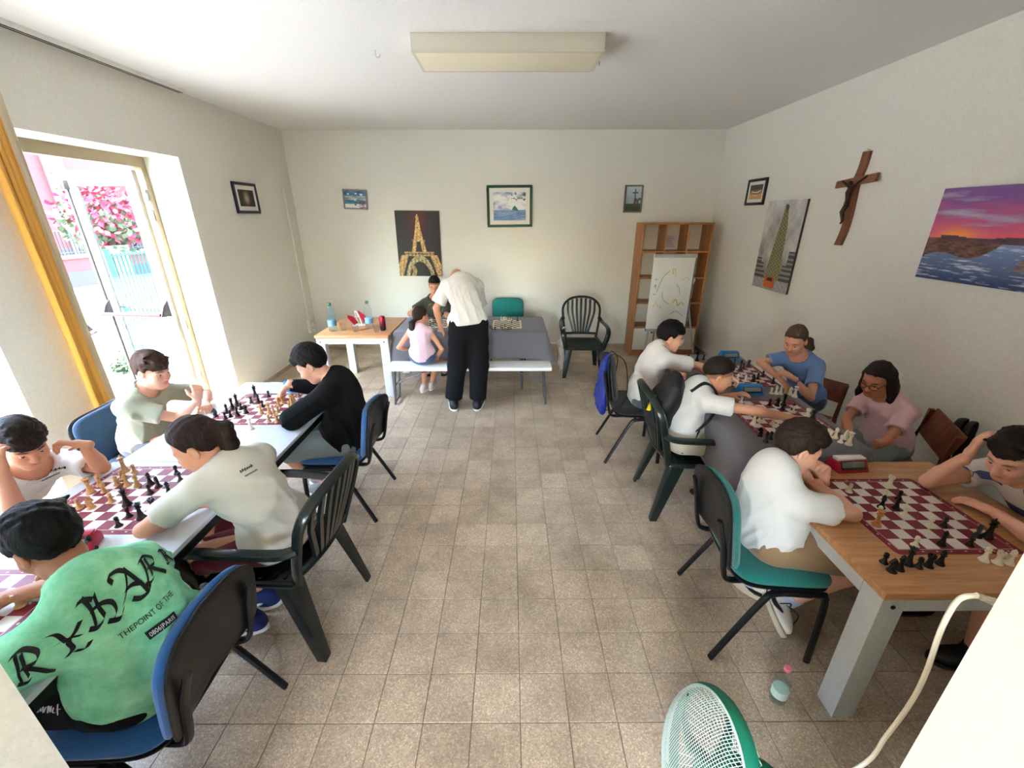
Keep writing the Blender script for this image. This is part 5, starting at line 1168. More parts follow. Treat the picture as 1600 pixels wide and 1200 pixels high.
nsh = dict(shoes_w); nsh['stripe'] = mat('black_stripe', srgb(22, 22, 24), .5); nsh['lace'] = mat('black_lace', srgb(20, 20, 20), .8)
C['khaki'] = person('person in white t-shirt and khaki shorts on teal chair at oak table', 1.06, P, AX(1216, 738, 1.225), F, AX(1249, 697, 1.315), (.92, -.16, -.36),
    [dict(E=AZ(1332, 803, .745), W=(1.40, 1.66, .775), hd=(-.3, .6, .6), curl=.6), dict(E=(1.56, 1.80, .73), W=(1.45, 1.64, .80), hd=(-.35, -.1, .9), curl=.8)], L, 'fair', srgb(50, 34, 26), 'short',
    W_TEE, .66, fabric('khaki_cotton', srgb(152, 122, 88)), .94, nsh, seed=36, bulge=.035, sock=fabric('grey_sock', srgb(188, 194, 202)), hem=.24, loose=1.1, hair_up=.006)
P = (2.38, 3.12, .55); F = (-.80, -.60)
C['bluegirl'] = person('person with low fair ponytail in blue t-shirt resting arms on grey table', .90, P, AX(1250, 557, 2.26), F, AX(1243, 531, 2.18), (-.72, -.55, -.42),
    [dict(E=AX(1188, 566, 2.02), W=AX(1219, 592, 1.97), hd=(.3, -.5, -.4), curl=.4), dict(E=AX(1266, 621, 2.16), W=AX(1238, 590, 2.01), hd=(-.3, .2, .15), pn=(-.3, .6, -.6), curl=.9)], seated(P, (-1, 0), 1), 'tan', srgb(84, 64, 50), 'lowtail',
    fabric('blue_cotton', srgb(104, 136, 184)), .66, fabric('denim', (1, 1, 1)), .9, slip, seed=41, neckline=.074, res=1.1, tail=-.05)
P = (2.44, 2.40, .55); F = (-.90, -.42)
C['pinkglasses'] = person('person with long dark hair, glasses and pink t-shirt, hands in lap', .86, P, AX(1386, 622, 2.37), F, AX(1371, 592, 2.285), (-.86, -.36, -.36),
    [dict(E=AX(1322, 656, 2.17), W=(2.09, 2.26, .63), curl=.5, hd=(-.1, -.7, -.5)), dict(E=AX(1386, 690, 2.25), W=(2.08, 2.20, .62), curl=.5, hd=(-.4, .5, -.3))], seated(P, (-1, -.1), 1, kd=.30), 'dark', srgb(30, 20, 19), 'long',
    fabric('pink_cotton', srgb(214, 176, 178)), .62, fabric('pale_denim', (1, 1, 1)), .9, slip, seed=44, glasses='dark', res=1.1)
P = (2.46, 1.45, .55); F = (-.97, .05)
C['right'] = person('person in white and blue t-shirt at the right edge, head on hand', 1.02, P, AX(1604, 745, 2.27), F, AX(1586, 712, 2.12), (-.86, -.20, -.45),
    [dict(E=AZ(1450, 752, .745), W=AX(1512, 712, 2.06), hd=(.25, .05, .95), pn=(.7, -.6, -.1), curl=.3), dict(E=(2.06, 1.27, .745), W=AZ(1552, 800, .735), hd=(-.35, .9, 0), curl=.3)], seated(P, F, 1, kd=.38, spread=.14), 'fair', srgb(34, 26, 22), 'short',
    W_TEE, .5, fabric('navy_cotton', srgb(38, 46, 78)), .72, dict(kind='shoe', m=mat('black_canvas', (1, 1, 1)), sole=mat('black_sole', srgb(24, 24, 24), .6)), seed=47)

# tie-dye cloth: pale and deeper green clouds
nt = M_mint; nt.use_nodes = True; N_ = nt.node_tree.nodes; L_ = nt.node_tree.links; bb = N_['Principled BSDF']; bb.inputs['Roughness'].default_value = .9
tc = N_.new('ShaderNodeTexCoord'); nz = N_.new('ShaderNodeTexNoise'); nz.inputs['Scale'].default_value = 9; nz.inputs['Detail'].default_value = 6; nz.inputs['Roughness'].default_value = .65; L_.new(tc.outputs['Object'], nz.inputs['Vector'])
rp = N_.new('ShaderNodeValToRGB'); e_ = rp.color_ramp.elements; e_[0].position = .34; e_[0].color = (*srgb(104, 188, 142), 1); e_[1].position = .68; e_[1].color = (*srgb(166, 236, 190), 1)
L_.new(nz.outputs[0], rp.inputs[0]); L_.new(rp.outputs[0], bb.inputs['Base Color'])

# ------------------------------------------------------------------ prints on the clothes: flat shapes laid onto the cloth
from mathutils.bvhtree import BVHTree
def lay(person_, name, polys, origin, xdir, ydir, ndir, m, off=.003):
    """polys: list of (points2d, faces); each point is dropped along -ndir onto the shirt"""
    so_ = person_['so']; me = so_.data; root = V3(person_['root'])
    bvh = BVHTree.FromPolygons([v.co for v in me.vertices], [p.vertices for p in me.polygons])
    xd, yd, nd = Vector(nrm_(xdir)), Vector(nrm_(ydir)), Vector(nrm_(ndir)); o = Vector(V3(origin)-root); mb = MB()
    for pts, fcs in polys:
        vs = []; ok = True
        for (x, y) in pts:
            p = o+xd*x+yd*y; h = bvh.ray_cast(p+nd*.25, -nd, .6)
            if h[0] is None: ok = False; vs.append(p); continue
            vs.append(h[0]+nd*off)
        if ok: mb.add(vs, fcs)
        else:
            good = [f for f in fcs if all((bvh.ray_cast(vs[i]+nd*.25, -nd, .6)[0] is not None) for i in f)]
            if good: mb.add(vs, good)
    if mb.f: part(name, mb, m, so_)
def nib(strokes, w=.10, ang=.75, sub=5):
    """broad-pen strokes (letter box 0..1) -> quads"""
    dx, dy = math.cos(ang)*w/2, math.sin(ang)*w/2; out = []
    for st in strokes:
        P_ = [(p.x, p.y) for p in smoothpath([(x, y, 0) for x, y in st], sub)] if len(st) > 2 else [tuple(np.array(st[0])*(1-t)+np.array(st[1])*t) for t in np.linspace(0, 1, 8)]
        vs = []; fs = []
        for x, y in P_: vs += [(x-dx, y-dy), (x+dx, y+dy)]
        for i in range(len(P_)-1): fs.append((2*i, 2*i+1, 2*i+3, 2*i+2))
        out.append((vs, fs))
    return out
def place(polys, cx_, cy_, sc, rot):
    c, s_ = math.cos(rot)*sc, math.sin(rot)*sc
    return [([(cx_+(x-.5)*c-(y-.5)*s_, cy_+(x-.5)*s_+(y-.5)*c) for x, y in pts], fs) for pts, fs in polys]
G = {'R': [[(.12, .05), (.22, .5), (.2, .92)], [(.05, .85), (.4, 1.0), (.78, .82), (.7, .58), (.3, .52)], [(.42, .52), (.7, .25), (.95, .05)], [(.02, .08), (.2, .02), (.38, .12)], [(.36, .9), (.40, .5), (.36, .2)]],
     'Y': [[(.02, .92), (.25, .85), (.42, .5)], [(.92, .98), (.7, .7), (.45, .48), (.48, .2), (.25, .02)], [(.15, .55), (.45, .6), (.8, .5)], [(.5, .1), (.75, .02), (.95, .2)]],
     'H': [[(.2, 1.0), (.28, .6), (.2, .1)], [(.02, .9), (.2, .95), (.42, .84)], [(.24, .55), (.55, .62), (.8, .5), (.8, .2), (.6, .0)], [(.02, .12), (.22, .05), (.42, .15)], [(.50, .95), (.46, .6), (.5, .25)], [(.5, .06), (.8, -.04), (1.0, .2)]],
     'A': [[(.08, .08), (.35, .5), (.52, .98)], [(.48, .98), (.70, .5), (.88, .05)], [(.05, .75), (.0, .95), (.3, 1.02), (.52, .9)], [(.25, .40), (.5, .46), (.78, .38)], [(.35, .1), (.6, .0), (.95, .1), (.98, .28)]],
     'K': [[(.2, 1.0), (.26, .5), (.2, .05)], [(.85, .98), (.55, .7), (.28, .5)], [(.35, .55), (.65, .3), (.98, .02)], [(.02, .92), (.2, .98), (.4, .86)], [(.02, .08), (.2, .0), (.4, .1)], [(.42, .88), (.40, .5), (.42, .2)]]}
M_inkb = mat('black_print', srgb(16, 20, 18), .8); c = C['mint']
def on_cloth(so_, root, px, py):
    """where the sight line through a pixel of the photograph meets the cloth, and the smoothed cloth normal there"""
    me = so_.data; bvh = BVHTree.FromPolygons([v.co for v in me.vertices], [p.vertices for p in me.polygons]); o = Vector(CAMP-V3(root)); d = Vector(ray(px, py)).normalized()
    h = bvh.ray_cast(o, d); n = Vector((0, 0, 0))
    if h[0] is None: return None
    for q in bvh.find_nearest_range(h[0], .05): n += q[1]
    return h[0]+Vector(V3(root)), n.normalized()
def lay_at(person_, name, polys, px, py, rot, sx, sy, m, so_=None, off=.003):
    """polys in a unit box, laid on the cloth around the point seen at px,py; sx, sy in photo pixels; rot = slope of the line of writing"""
    so_ = so_ or person_['so']; h = on_cloth(so_, person_['root'], px, py)
    if h is None: return
    p, n = h; c_ = Vector(CAMP)
    def pl(x, y): d = Vector(ray(x, y)); return c_+d*((p-c_).dot(n)/d.dot(n))
    e = 2.0; xv = (pl(px+e*math.cos(rot), py-e*math.sin(rot))-p)/e; yv = (pl(px-e*math.sin(rot), py-e*math.cos(rot))-p)/e
    pp = [([(x*sx, y*sy) for x, y in pts], fs) for pts, fs in polys]; mx = xv.length; my = yv.length
    lay(dict(so=so_, root=person_['root']), name, [([(x*mx, y*my) for x, y in pts], fs) for pts, fs in pp], p, xv, yv, n, m, off)
ctr = lambda polys: [([(x-.5, y-.5) for x, y in pts], fs) for pts, fs in polys]
for ch, px, py, rt, sx, sy in (('R', 46, 1042, .36, 66, 54), ('Y', 110, 1000, .42, 66, 46), ('H', 158, 950, .50, 66, 54), ('A', 205, 912, .47, 54, 54), ('R', 236, 886, .52, 34, 42), ('K', 259, 868, .55, 14, 26)):
    lay_at(c, 'printed_letter', ctr(nib(G[ch], .16, .15 if ch == 'Y' else .85)), px, py, rt, sx, sy, M_inkb)
def lay_text_at(p, body, px, py, rot, wpx, m, name, off=.003):
    me = text_mesh(body, 1, m, name, extr=0); xs = [v.co.x for v in me.vertices]; w = max(xs)-min(xs); vs = [(v.co.x/w, (v.co.y-.36)/w) for v in me.vertices]; fs = [tuple(q.vertices) for q in me.polygons]; bpy.data.meshes.remove(me)
    lay_at(p, name, [(vs, fs)], px, py, rot, wpx, wpx, m, off=off)
lay_text_at(c, 'THEPOINT OF THE', 236, 958, .70, 110, M_inkb, 'printed_words')
n_ = 14; g = [((i/n_-.5), (j-.5)*.24) for j in (0, .5, 1) for i in range(n_+1)]
lay_at(c, 'printed_tag_box', [(g, [(j*(n_+1)+i, j*(n_+1)+i+1, (j+1)*(n_+1)+i+1, (j+1)*(n_+1)+i) for j in (0, 1) for i in range(n_)])], 253, 977, .66, 56, 56, M_inkb)
lay_text_at(c, '0806|PARIS', 253, 977, .66, 48, fabric('white_cotton', (1, 1, 1)), 'printed_tag', off=.0045)
sh_ = [o for o in c['T'].children if o.name.startswith('shorts')][0]
lay_at(c, 'shorts_print', ctr(nib([[(0, .2), (.05, .8), (.12, .3)], [(.2, .7), (.22, .2), (.32, .7)], [(.4, .2), (.42, .8), (.52, .3), (.54, .8)], [(.65, .7), (.62, .3), (.74, .3)], [(.82, 1.0), (.84, .1)], [(.78, .6), (.98, .65)]], .10, .8)), 80, 1108, -.1, 36, 20, mat('white_print', srgb(214, 214, 214), .8), so_=sh_)
def small_logo(p, o, xd, yd, nd, w, m, seed):
    r = np.random.default_rng(seed); st = []
    for k in range(6): x = k/6; st += [[(x, .25+r.uniform(-.1, .1)), (x+.06, .8+r.uniform(-.1, .15)), (x+.12, .3)], [(x, .55), (x+.14, .5)]]
    lay(p, 'chest_print', [([(a*w-w/2, b_*w*.42) for a, b_ in pts], fs) for pts, fs in nib(st, .08, .7, 3)], o, xd, yd, nd, m)
    lay(p, 'chest_print_line', [([(-w/2+i*w/8, y) for y in (-.02*w/.06, -.012*w/.06) for i in range(9)], [(i, i+1, i+10, i+9) for i in range(8)])], o, xd, yd, nd, mat('grey_print', srgb(120, 118, 116), .8))
c = C['tail']; small_logo(c, V3(c['N'])-c['axn']*.055+c['Rt']*.01, c['Rt'], c['axn'], nrm_(c['back']+c['axn']*.25), .055, M_inkb, 3)
c = C['left']; ff = V3(c['F']); small_logo(c, V3(c['chest'])-c['Rt']*.075+c['axn']*.03, -c['Rt']*-1, c['axn'], ff, .07, M_inkb, 5)
c = C['olive']; st = [[(.0, .5), (.25, .75), (.5, .55), (.75, .75), (1, .5)], [(.1, .3), (.4, .45), (.6, .3), (.9, .42)], [(.2, .1), (.5, .2), (.8, .1)]]
lay(c, 'chest_print', [([(a*.16-.08, b_*.10) for a, b_ in pts], fs) for pts, fs in nib(st, .11, 1.2)], V3(c['chest'])-c['axn']*.03, -c['Rt']*-1, c['axn'], c['F'], mat('ochre_print', srgb(150, 110, 66), .8))
c = C['right']; M_bp = mat('blue_print', srgb(78, 96, 142), .85); xd = -c['Rt']
grid_box = lambda x0, x1, y0, y1, n=6: ([(x0+(x1-x0)*i/n, y0+(y1-y0)*j/n) for j in range(n+1) for i in range(n+1)], [(j*(n+1)+i, j*(n+1)+i+1, (j+1)*(n+1)+i+1, (j+1)*(n+1)+i) for j in range(n) for i in range(n)])
lay(c, 'blue_block', [grid_box(-.16, -.05, .02, .06), grid_box(-.16, -.12, -.06, .02), grid_box(.03, .16, .02, .06)], V3(c['chest']), c['Rt'], c['axn'], c['F'], M_bp)
lay(c, 'blue_band', [grid_box(-.16, .16, -.17, -.07, 12)], V3(c['chest']), c['Rt'], c['axn'], c['F'], M_bp)
lay(c, 'white_wedge', [([(-.03, -.145), (.0, -.145), (-.012, -.10)], [(0, 1, 2)]), ([(.07, -.145), (.10, -.145), (.085, -.10)], [(0, 1, 2)])], V3(c['chest']), c['Rt'], c['axn'], c['F'], fabric('white_cotton', (1, 1, 1)), off=.0045)
c = C['mint']
# ------------------------------------------------------------------ backpack on the reaching person
c = C['pack']; bp_ = thing('backpack', 'black backpack with yellow emblem worn by the reaching person on the right', 'backpack', tuple(V3(c['P'])*V3(1, 1, 0)+V3(0, 0, .6)))
ro = V3(bp_.location); bk = c['back']; ax = c['axn']; ce = V3(c['P'])+(V3(c['N'])-V3(c['P']))*.60+bk*.185; Fd = Field(ce-.4, ce+.4, .01)
Rf = np.array([c['Rt'], bk, ax]); Fd.op(ell(ce, Rf, (.135, .085, .20)), .01); Fd.op(ell(ce-ax*.05+bk*.03, Rf, (.12, .075, .13)), .03); Fd.op(cone(ce-ax*.14+c['Rt']*.07, ce-ax*.14-c['Rt']*.07, .07), .03)
M_bag = mat('black_nylon', srgb(22, 22, 24), .6, bump=.2, scale=300); me, _ = mesh_np('bag', wrinkle(Fd.nets(), .005, 7), M_bag, ro); link('bag', me, bp_)
for sd in (1, -1):
    top = V3(c['N'])+c['Rt']*sd*.075+ax*.02; pts = [top+bk*.09-ax*.04, top+ax*.035+bk*.03, top+c['F']*.055-ax*.01, top+c['F']*.10-ax*.12+c['Rt']*sd*.03, top+c['F']*.04-ax*.26+c['Rt']*sd*.055, top+bk*.06-ax*.34+c['Rt']*sd*.03]
    part('shoulder_strap', MB().tube([Vector(V3(p)-ro) for p in smoothpath([tuple(p) for p in pts], 5)], .022, 8, sx=.35, up=tuple(c['Rt']*sd)), M_bag, bp_, True)
    part('loose_strap', MB().tube([Vector(V3(p)-ro) for p in (top+c['F']*.04-ax*.26+c['Rt']*sd*.07, top+c['F']*.03-ax*.36+c['Rt']*sd*.08, top+c['F']*.0-ax*.44+c['Rt']*sd*.07)], .006, 6), M_bag, bp_, True)
q = ce+bk*.118-ax*.02-c['F']*0+c['Rt']*.085; em = MB()
em.add([Vector(V3(p)-ro) for p in (q+c['Rt']*.02, q+ax*.05+c['Rt']*.005, q+ax*.02-c['Rt']*.03, q-ax*.05+c['Rt']*.0)], [(0, 1, 2, 3)])
em = MB(); em.hexa([Vector(V3(p)-ro) for p in (q+c['Rt']*.028-bk*.02, q+ax*.055-bk*.02, q-ax*.06-bk*.02)], [Vector(V3(p)-ro) for p in (q+c['Rt']*.028+bk*.004, q+ax*.055+bk*.006, q-ax*.06+bk*.004)]); part('emblem', em, mat('yellow_print', srgb(232, 206, 30), .6), bp_)
# ------------------------------------------------------------------ chess boards
M_bred = mat('board_red', srgb(126, 30, 44), .5); M_bwhite = mat('board_white', srgb(224, 216, 206), .5); M_bline = mat('board_line', srgb(214, 190, 184), .5)
M_bblack = mat('board_black', srgb(34, 32, 30), .5); M_bcream = mat('board_cream', srgb(232, 222, 190), .5)
def board(label, x, y, z, w, rz, dark, light, rim, lt_first=0, r=.02, d=None):
    """rollable mat: rim, thin line, 64 squares, marks along the rim"""
    d = d or w; t = thing('chess_board', label, 'chess board', (x, y, z), rz); b = MB(); n = 6; poly = []
    for cx_, cy_, a0 in ((w/2-r, d/2-r, 0), (-w/2+r, d/2-r, PI/2), (-w/2+r, -d/2+r, PI), (w/2-r, -d/2+r, 1.5*PI)):
        poly += [(cx_+r*math.cos(a0+PI/2*k/n), cy_+r*math.sin(a0+PI/2*k/n)) for k in range(n+1)]
    b.prism(poly, .0018); part('mat', b, rim, t)
    sx, sy = w*.89/8, d*.89/8; b = MB(); x0, y0 = -sx*4, -sy*4; zz = .0021; b2 = MB()
    for lo, hi in (((x0-.004, y0-.004), (-x0+.004, y0-.0015)), ((x0-.004, -y0+.0015), (-x0+.004, -y0+.004)), ((x0-.004, y0-.0015), (x0-.0015, -y0+.0015)), ((-x0+.0015, y0-.0015), (-x0+.004, -y0+.0015))):
        b2.add([(lo[0], lo[1], zz), (hi[0], lo[1], zz), (hi[0], hi[1], zz), (lo[0], hi[1], zz)], [(0, 1, 2, 3)])
    for k in range(8):
        for q in (-1, 1):
            cx_ = x0+sx*(k+.5); yy = q*(d/2-(d/2+y0)*.5); b2.add([(cx_-.004, yy-.003, zz), (cx_+.004, yy-.003, zz), (cx_+.004, yy+.003, zz), (cx_-.004, yy+.003, zz)], [(0, 1, 2, 3)])
            cy_ = y0+sy*(k+.5); xx = q*(w/2-(w/2+x0)*.5); b2.add([(xx-.003, cy_-.004, zz), (xx+.003, cy_-.004, zz), (xx+.003, cy_+.004, zz), (xx-.003, cy_+.004, zz)], [(0, 1, 2, 3)])
    part('rim_marks', b2, M_bline, t)
    for i in range(8):
        for j in range(8):
            xx, yy = x0+sx*i, y0+sy*j; b.add([(xx, yy, zz), (xx+sx, yy, zz), (xx+sx, yy+sy, zz), (xx, yy+sy, zz)], [(0, 1, 2, 3)], (i+j+lt_first) % 2)
    b3 = MB()
    for i in range(8):
        for j in range(8):
            xx, yy = x0+sx*i, y0+sy*j; b3.add([(xx, yy, zz), (xx+sx, yy, zz), (xx+sx, yy+sy, zz), (xx, yy+sy, zz)], [(0, 1, 2, 3)], (i+j+lt_first) % 2)
    part('squares', b3, [dark, light], t); return t
ZL, ZW, ZG = .7302, .7002, .7425
BD = {}
def B(key, phrase, label, x, y, z, w, rz, dark, light, rim, lt=0, d=None):
    board(label, x, y, z, w, rz, dark, light, rim, lt, d=d); BD[key] = (x, y, z+.002, w, rz, phrase, d or w)
B('far_left', 'far white table', 'maroon and white chess board on the far white table', -1.668, 2.575, ZL, .50, .02, M_bred, M_bwhite, M_bred, 1)
B('near_left', 'near white table', 'maroon and white chess board on near white table before the ponytail', -1.772, 1.612, ZL, .50, .0, M_bred, M_bwhite, M_bred, 1)
B('corner', 'cut-off left board', 'maroon and white chess board cut off by the lower left frame edge', -1.80, .93, ZL, .50, .0, M_bred, M_bwhite, M_bred, 0)
B('oak', 'oak table board', 'maroon and white chess board on the oak table at the right', 1.757, 1.52, ZW, .505, .0, M_bred, M_bwhite, M_bred, 1)
B('cloth_near', 'nearer grey cloth board', 'maroon and white chess board on grey cloth under the reaching arm', 1.695, 2.405, ZG, .50, -.03, M_bred, M_bwhite, M_bred, 0)
B('cloth_far', 'farther grey cloth board', 'maroon and white chess board at the far end of long grey table', 1.795, 3.155, ZG, .50, -.06, M_bred, M_bwhite, M_bred, 0)
B('back_left', 'back table left board', 'small black and cream chess board before the olive t-shirt', -.93, 4.93, ZG, .40, .0, M_bblack, M_bcream, M_bcream, 0, .42)
B('back_right', 'back table right board', 'small black and cream chess board beside the empty teal chair', -.045, 4.885, ZG, .34, .0, M_bblack, M_bcream, M_bcream, 0, .40)

# ------------------------------------------------------------------ chess men
M_pw = mat('ivory_plastic', srgb(232, 224, 196), .35); M_pb = mat('black_gloss_plastic', srgb(20, 19, 19), .3)
M_pwood = wood('boxwood', srgb(186, 134, 80), srgb(214, 170, 116), (20, 20, 20), .35); M_pdark = mat('ebonised_wood', srgb(44, 26, 26), .3); M_por = wood('honey_wood', srgb(178, 110, 56), srgb(206, 146, 84), (20, 20, 20), .35)
def base_prof(r, h): return [(0, 0), (r, 0), (r, h*.05), (r*.92, h*.085), (r*.80, h*.12), (r*.62, h*.20)]
def man(kind):
    b = MB(); n = 16
    if kind == 'pawn':
        h, r = .048, .0150; b.lathe(base_prof(r, h)+[(r*.40, h*.42), (r*.36, h*.55), (r*.62, h*.60), (r*.62, h*.64), (r*.38, h*.67), (r*.52, h*.74), (r*.58, h*.83), (r*.48, h*.93), (r*.24, h*.99), (0, h)], n)
    if kind == 'rook':
        h, r = .054, .0172; b.lathe(base_prof(r, h)+[(r*.52, h*.45), (r*.50, h*.66), (r*.72, h*.72), (r*.76, h*.80), (r*.76, h*.86), (r*.5, h*.86), (0, h*.86)], n)
        for k in range(6):
            a0, a1 = 2*PI*k/6, 2*PI*k/6+.68; R1, R0 = r*.76, r*.50
            q = [(R1*math.cos(a0), R1*math.sin(a0)), (R1*math.cos(a1), R1*math.sin(a1)), (R0*math.cos(a1), R0*math.sin(a1)), (R0*math.cos(a0), R0*math.sin(a0))]; b.hexa([(x, y, h*.86) for x, y in q], [(x, y, h) for x, y in q])
    if kind == 'bishop':
        h, r = .069, .0165; b.lathe(base_prof(r, h)+[(r*.42, h*.40), (r*.36, h*.58), (r*.66, h*.615), (r*.66, h*.64), (r*.38, h*.67), (r*.56, h*.76), (r*.52, h*.84), (r*.26, h*.93), (r*.10, h*.945), (r*.2, h*.97), (0, h)], n)
        b.box((r*.1, -.0012, h*.80), (r*.62, .0012, h*.84))
    if kind == 'queen':
        h, r = .083, .0190; b.lathe(base_prof(r, h)+[(r*.42, h*.40), (r*.34, h*.62), (r*.66, h*.655), (r*.66, h*.68), (r*.40, h*.71), (r*.50, h*.80), (r*.72, h*.91), (r*.60, h*.915), (r*.42, h*.93), (r*.2, h*.955), (r*.16, h*.98), (0, h)], n)
        for k in range(8): a = 2*PI*k/8; b.lathe([(0, -.003), (.0028, 0), (0, .003)], 6, (r*.68*math.cos(a), r*.68*math.sin(a), h*.915))
    if kind == 'king':
        h, r = .094, .0195; b.lathe(base_prof(r, h)+[(r*.44, h*.38), (r*.36, h*.60), (r*.68, h*.635), (r*.68, h*.655), (r*.42, h*.68), (r*.50, h*.74), (r*.68, h*.84), (r*.50, h*.87), (r*.14, h*.89), (0, h*.89)], n)
        b.box((-.0022, -.002, h*.88), (.0022, .002, h)); b.box((-.0075, -.002, h*.925), (.0075, .002, h*.96))
    if kind == 'knight':
        h, r = .060, .0170; b.lathe(base_prof(r, h)+[(r*.62, h*.24), (0, h*.26)], n)
        P_ = [(-.010, .0), (-.0125, .014), (-.010, .028), (-.004, .038), (.000, .044), (.003, .040), (.008, .036), (.0155, .026), (.0165, .021), (.012, .0185), (.006, .021), (.004, .017), (.009, .008), (.0105, .0)]
        M = Matrix.Translation((0, .0055, h*.2)) @ Matrix.Rotation(PI/2, 4, 'X'); b.prism([(x, y*1.08) for x, y in P_], .011, M)
    return b.mesh('chess_'+kind, [M_pw], True, angle=50)
MEN = {k: man(k) for k in ('pawn', 'rook', 'bishop', 'queen', 'king', 'knight')}; MENM = {}
PC = {'i': ('ivory', M_pw), 'b': ('black', M_pb), 'w': ('boxwood', M_pwood), 'd': ('dark', M_pdark), 'o': ('honey brown', M_por)}
KIND = {'p': 'pawn', 'r': 'rook', 'b': 'bishop', 'q': 'queen', 'k': 'king', 'n': 'knight'}
ORD = ['first', 'second', 'third', 'fourth', 'fifth', 'sixth', 'seventh', 'eighth']; USED = {}
def men(key, ox, oy, sc, data, off=None, scale=1.0):
    """data: 'colour+kind', x, y of the foot in a crop with origin ox,oy and scale sc"""
    bx, by, bz, w, rz, phrase, d = BD[key]; taken = []
    for n, (code, x, y) in enumerate(data):
        z = bz if not off else bz-.002; p = AZ(ox+x/sc, oy+y/sc, z)
        for _ in range(40):          # men never stand inside one another
            for q in taken:
                v = Vector((p.x-q.x, p.y-q.y)); m = .031*scale
                if v.length < m: v = (v if v.length > 1e-4 else Vector((.001, .002))).normalized()*(m-(p-q).length)*.5; p.x += v.x; p.y += v.y
        taken.append(p); cn, mm = PC[code[0]]; kd = KIND[code[1]]
        if (kd, code[0]) not in MENM: me = MEN[kd].copy(); me.materials.clear(); me.materials.append(mm); MENM[(kd, code[0])] = me
        o = link('chess_'+kd, MENM[(kd, code[0])], None, p); o.rotation_euler = (0, 0, RNG.uniform(-.6, .6)+(PI if code[0] in 'bd' else 0)); o.scale = (scale,)*3
        if off: lab = '%s %s off the board, %s, %s from left' % (cn, kd, off, ORD[n] if n < 8 else 'last')
        else:
            u = (p.x-bx)*math.cos(-rz)-(p.y-by)*math.sin(-rz); v = (p.x-bx)*math.sin(-rz)+(p.y-by)*math.cos(-rz)
            i = int(min(7, max(0, (u/(w*.89)+.5)*8))); j = int(min(7, max(0, (v/(d*.89)+.5)*8)))
            lab = '%s %s on %s, %s row from near, %s square from left' % (cn, kd, phrase, ORD[j], ORD[i])
            while lab in USED.values(): i = (i+1) % 8; lab = '%s %s on %s, %s row from near, %s square from left' % (cn, kd, phrase, ORD[j], ORD[i])
        USED[len(USED)] = lab; tag(o, lab, 'chess piece', 'chess pieces '+('beside' if off else 'on')+' the '+phrase)
men('oak', 1260, 700, 4.706, [('ip', 312, 322), ('ir', 608, 274), ('ip', 572, 372), ('bb', 548, 438), ('ip', 528, 492), ('oq', 512, 568), ('bp', 676, 376), ('bb', 655, 446), ('ip', 718, 492), ('ip', 906, 570), ('bp', 1008, 574), ('ip', 796, 718), ('bb', 992, 708), ('bp', 1200, 714), ('bn', 1252, 650), ('bk', 1330, 656)])
men('oak', 1260, 700, 4.706, [('bp', 568, 842), ('bn', 625, 905), ('bb', 682, 892), ('bq', 742, 852), ('bp', 815, 874), ('br', 895, 868), ('bb', 978, 852)], 'black row at near edge of oak table')
men('oak', 1260, 700, 4.706, [('ib', 1302, 826), ('ir', 1402, 846), ('ib', 1486, 850)], 'ivory group at near right of oak table')
men('near_left', 80, 700, 7.273, [('wr', 180, 676), ('wp', 325, 682), ('wn', 458, 682), ('wq', 452, 512), ('wb', 560, 425), ('wp', 606, 498), ('wp', 752, 418), ('wp', 812, 352), ('wb', 868, 430), ('wk', 842, 266), ('wp', 950, 276), ('wb', 985, 436), ('wp', 688, 612),
    ('dp', 1430, 292), ('dp', 1474, 372), ('db', 1132, 412), ('dn', 1222, 445), ('db', 1346, 520), ('dp', 1126, 512), ('dk', 868, 650), ('dp', 888, 778), ('bq', 1030, 800), ('dr', 1168, 686), ('dp', 770, 888)])
men('near_left', 80, 700, 7.273, [('bb', 478, 1150)], 'standing beside the red clock')
men('far_left', 330, 580, 9.412, [('dk', 655, 378), ('dp', 850, 378), ('dp', 594, 466), ('db', 700, 462), ('dk', 388, 512), ('dq', 318, 556), ('db', 236, 616), ('dp', 288, 672), ('dp', 444, 560), ('dr', 516, 616), ('db', 392, 655), ('dp', 216, 696), ('dp', 760, 524), ('dn', 68, 668),
    ('wb', 742, 626), ('wq', 860, 628), ('wp', 915, 592), ('wp', 985, 610), ('wp', 932, 664), ('wb', 996, 522), ('wr', 1056, 472), ('wp', 850, 742), ('wr', 972, 746), ('wb', 1160, 572), ('wk', 1190, 506), ('wb', 1215, 440), ('wp', 1288, 372)])
men('far_left', 330, 580, 9.412, [('iq', 590, 852)], 'standing near the ponytail on far white table')
men('cloth_near', 1130, 540, 8, [('ip', 222, 712), ('bp', 578, 745), ('bn', 672, 752), ('bq', 752, 742), ('bb', 738, 800), ('bp', 874, 804), ('ip', 872, 838), ('ir', 1048, 886), ('br', 1098, 900), ('ik', 374, 988), ('ip', 450, 940), ('ib', 618, 982)])
men('cloth_near', 1140, 590, 6.154, [('bn', 290, 560), ('bb', 345, 618), ('bp', 392, 588)], 'black cluster at the grey cloth corner')
men('cloth_near', 1140, 590, 6.154, [('ip', 960, 585), ('ib', 1012, 580), ('ip', 1065, 622), ('in', 1112, 592), ('iq', 1142, 645)], 'ivory cluster before the pink t-shirt')
men('cloth_far', 1130, 540, 8, [('ip', 596, 600), ('ib', 655, 605), ('ib', 712, 606), ('wr', 772, 610), ('in', 832, 612), ('iq', 890, 640)], 'ivory row beside blue clock')
men('cloth_far', 1130, 540, 8, [('bb', 132, 255), ('bk', 210, 312), ('bp', 250, 284), ('br', 314, 258), ('bp', 492, 386), ('bp', 430, 412), ('bn', 372, 446), ('bb', 618, 474), ('bp', 425, 516), ('ir', 150, 498), ('ip', 274, 440), ('ip', 178, 424)])
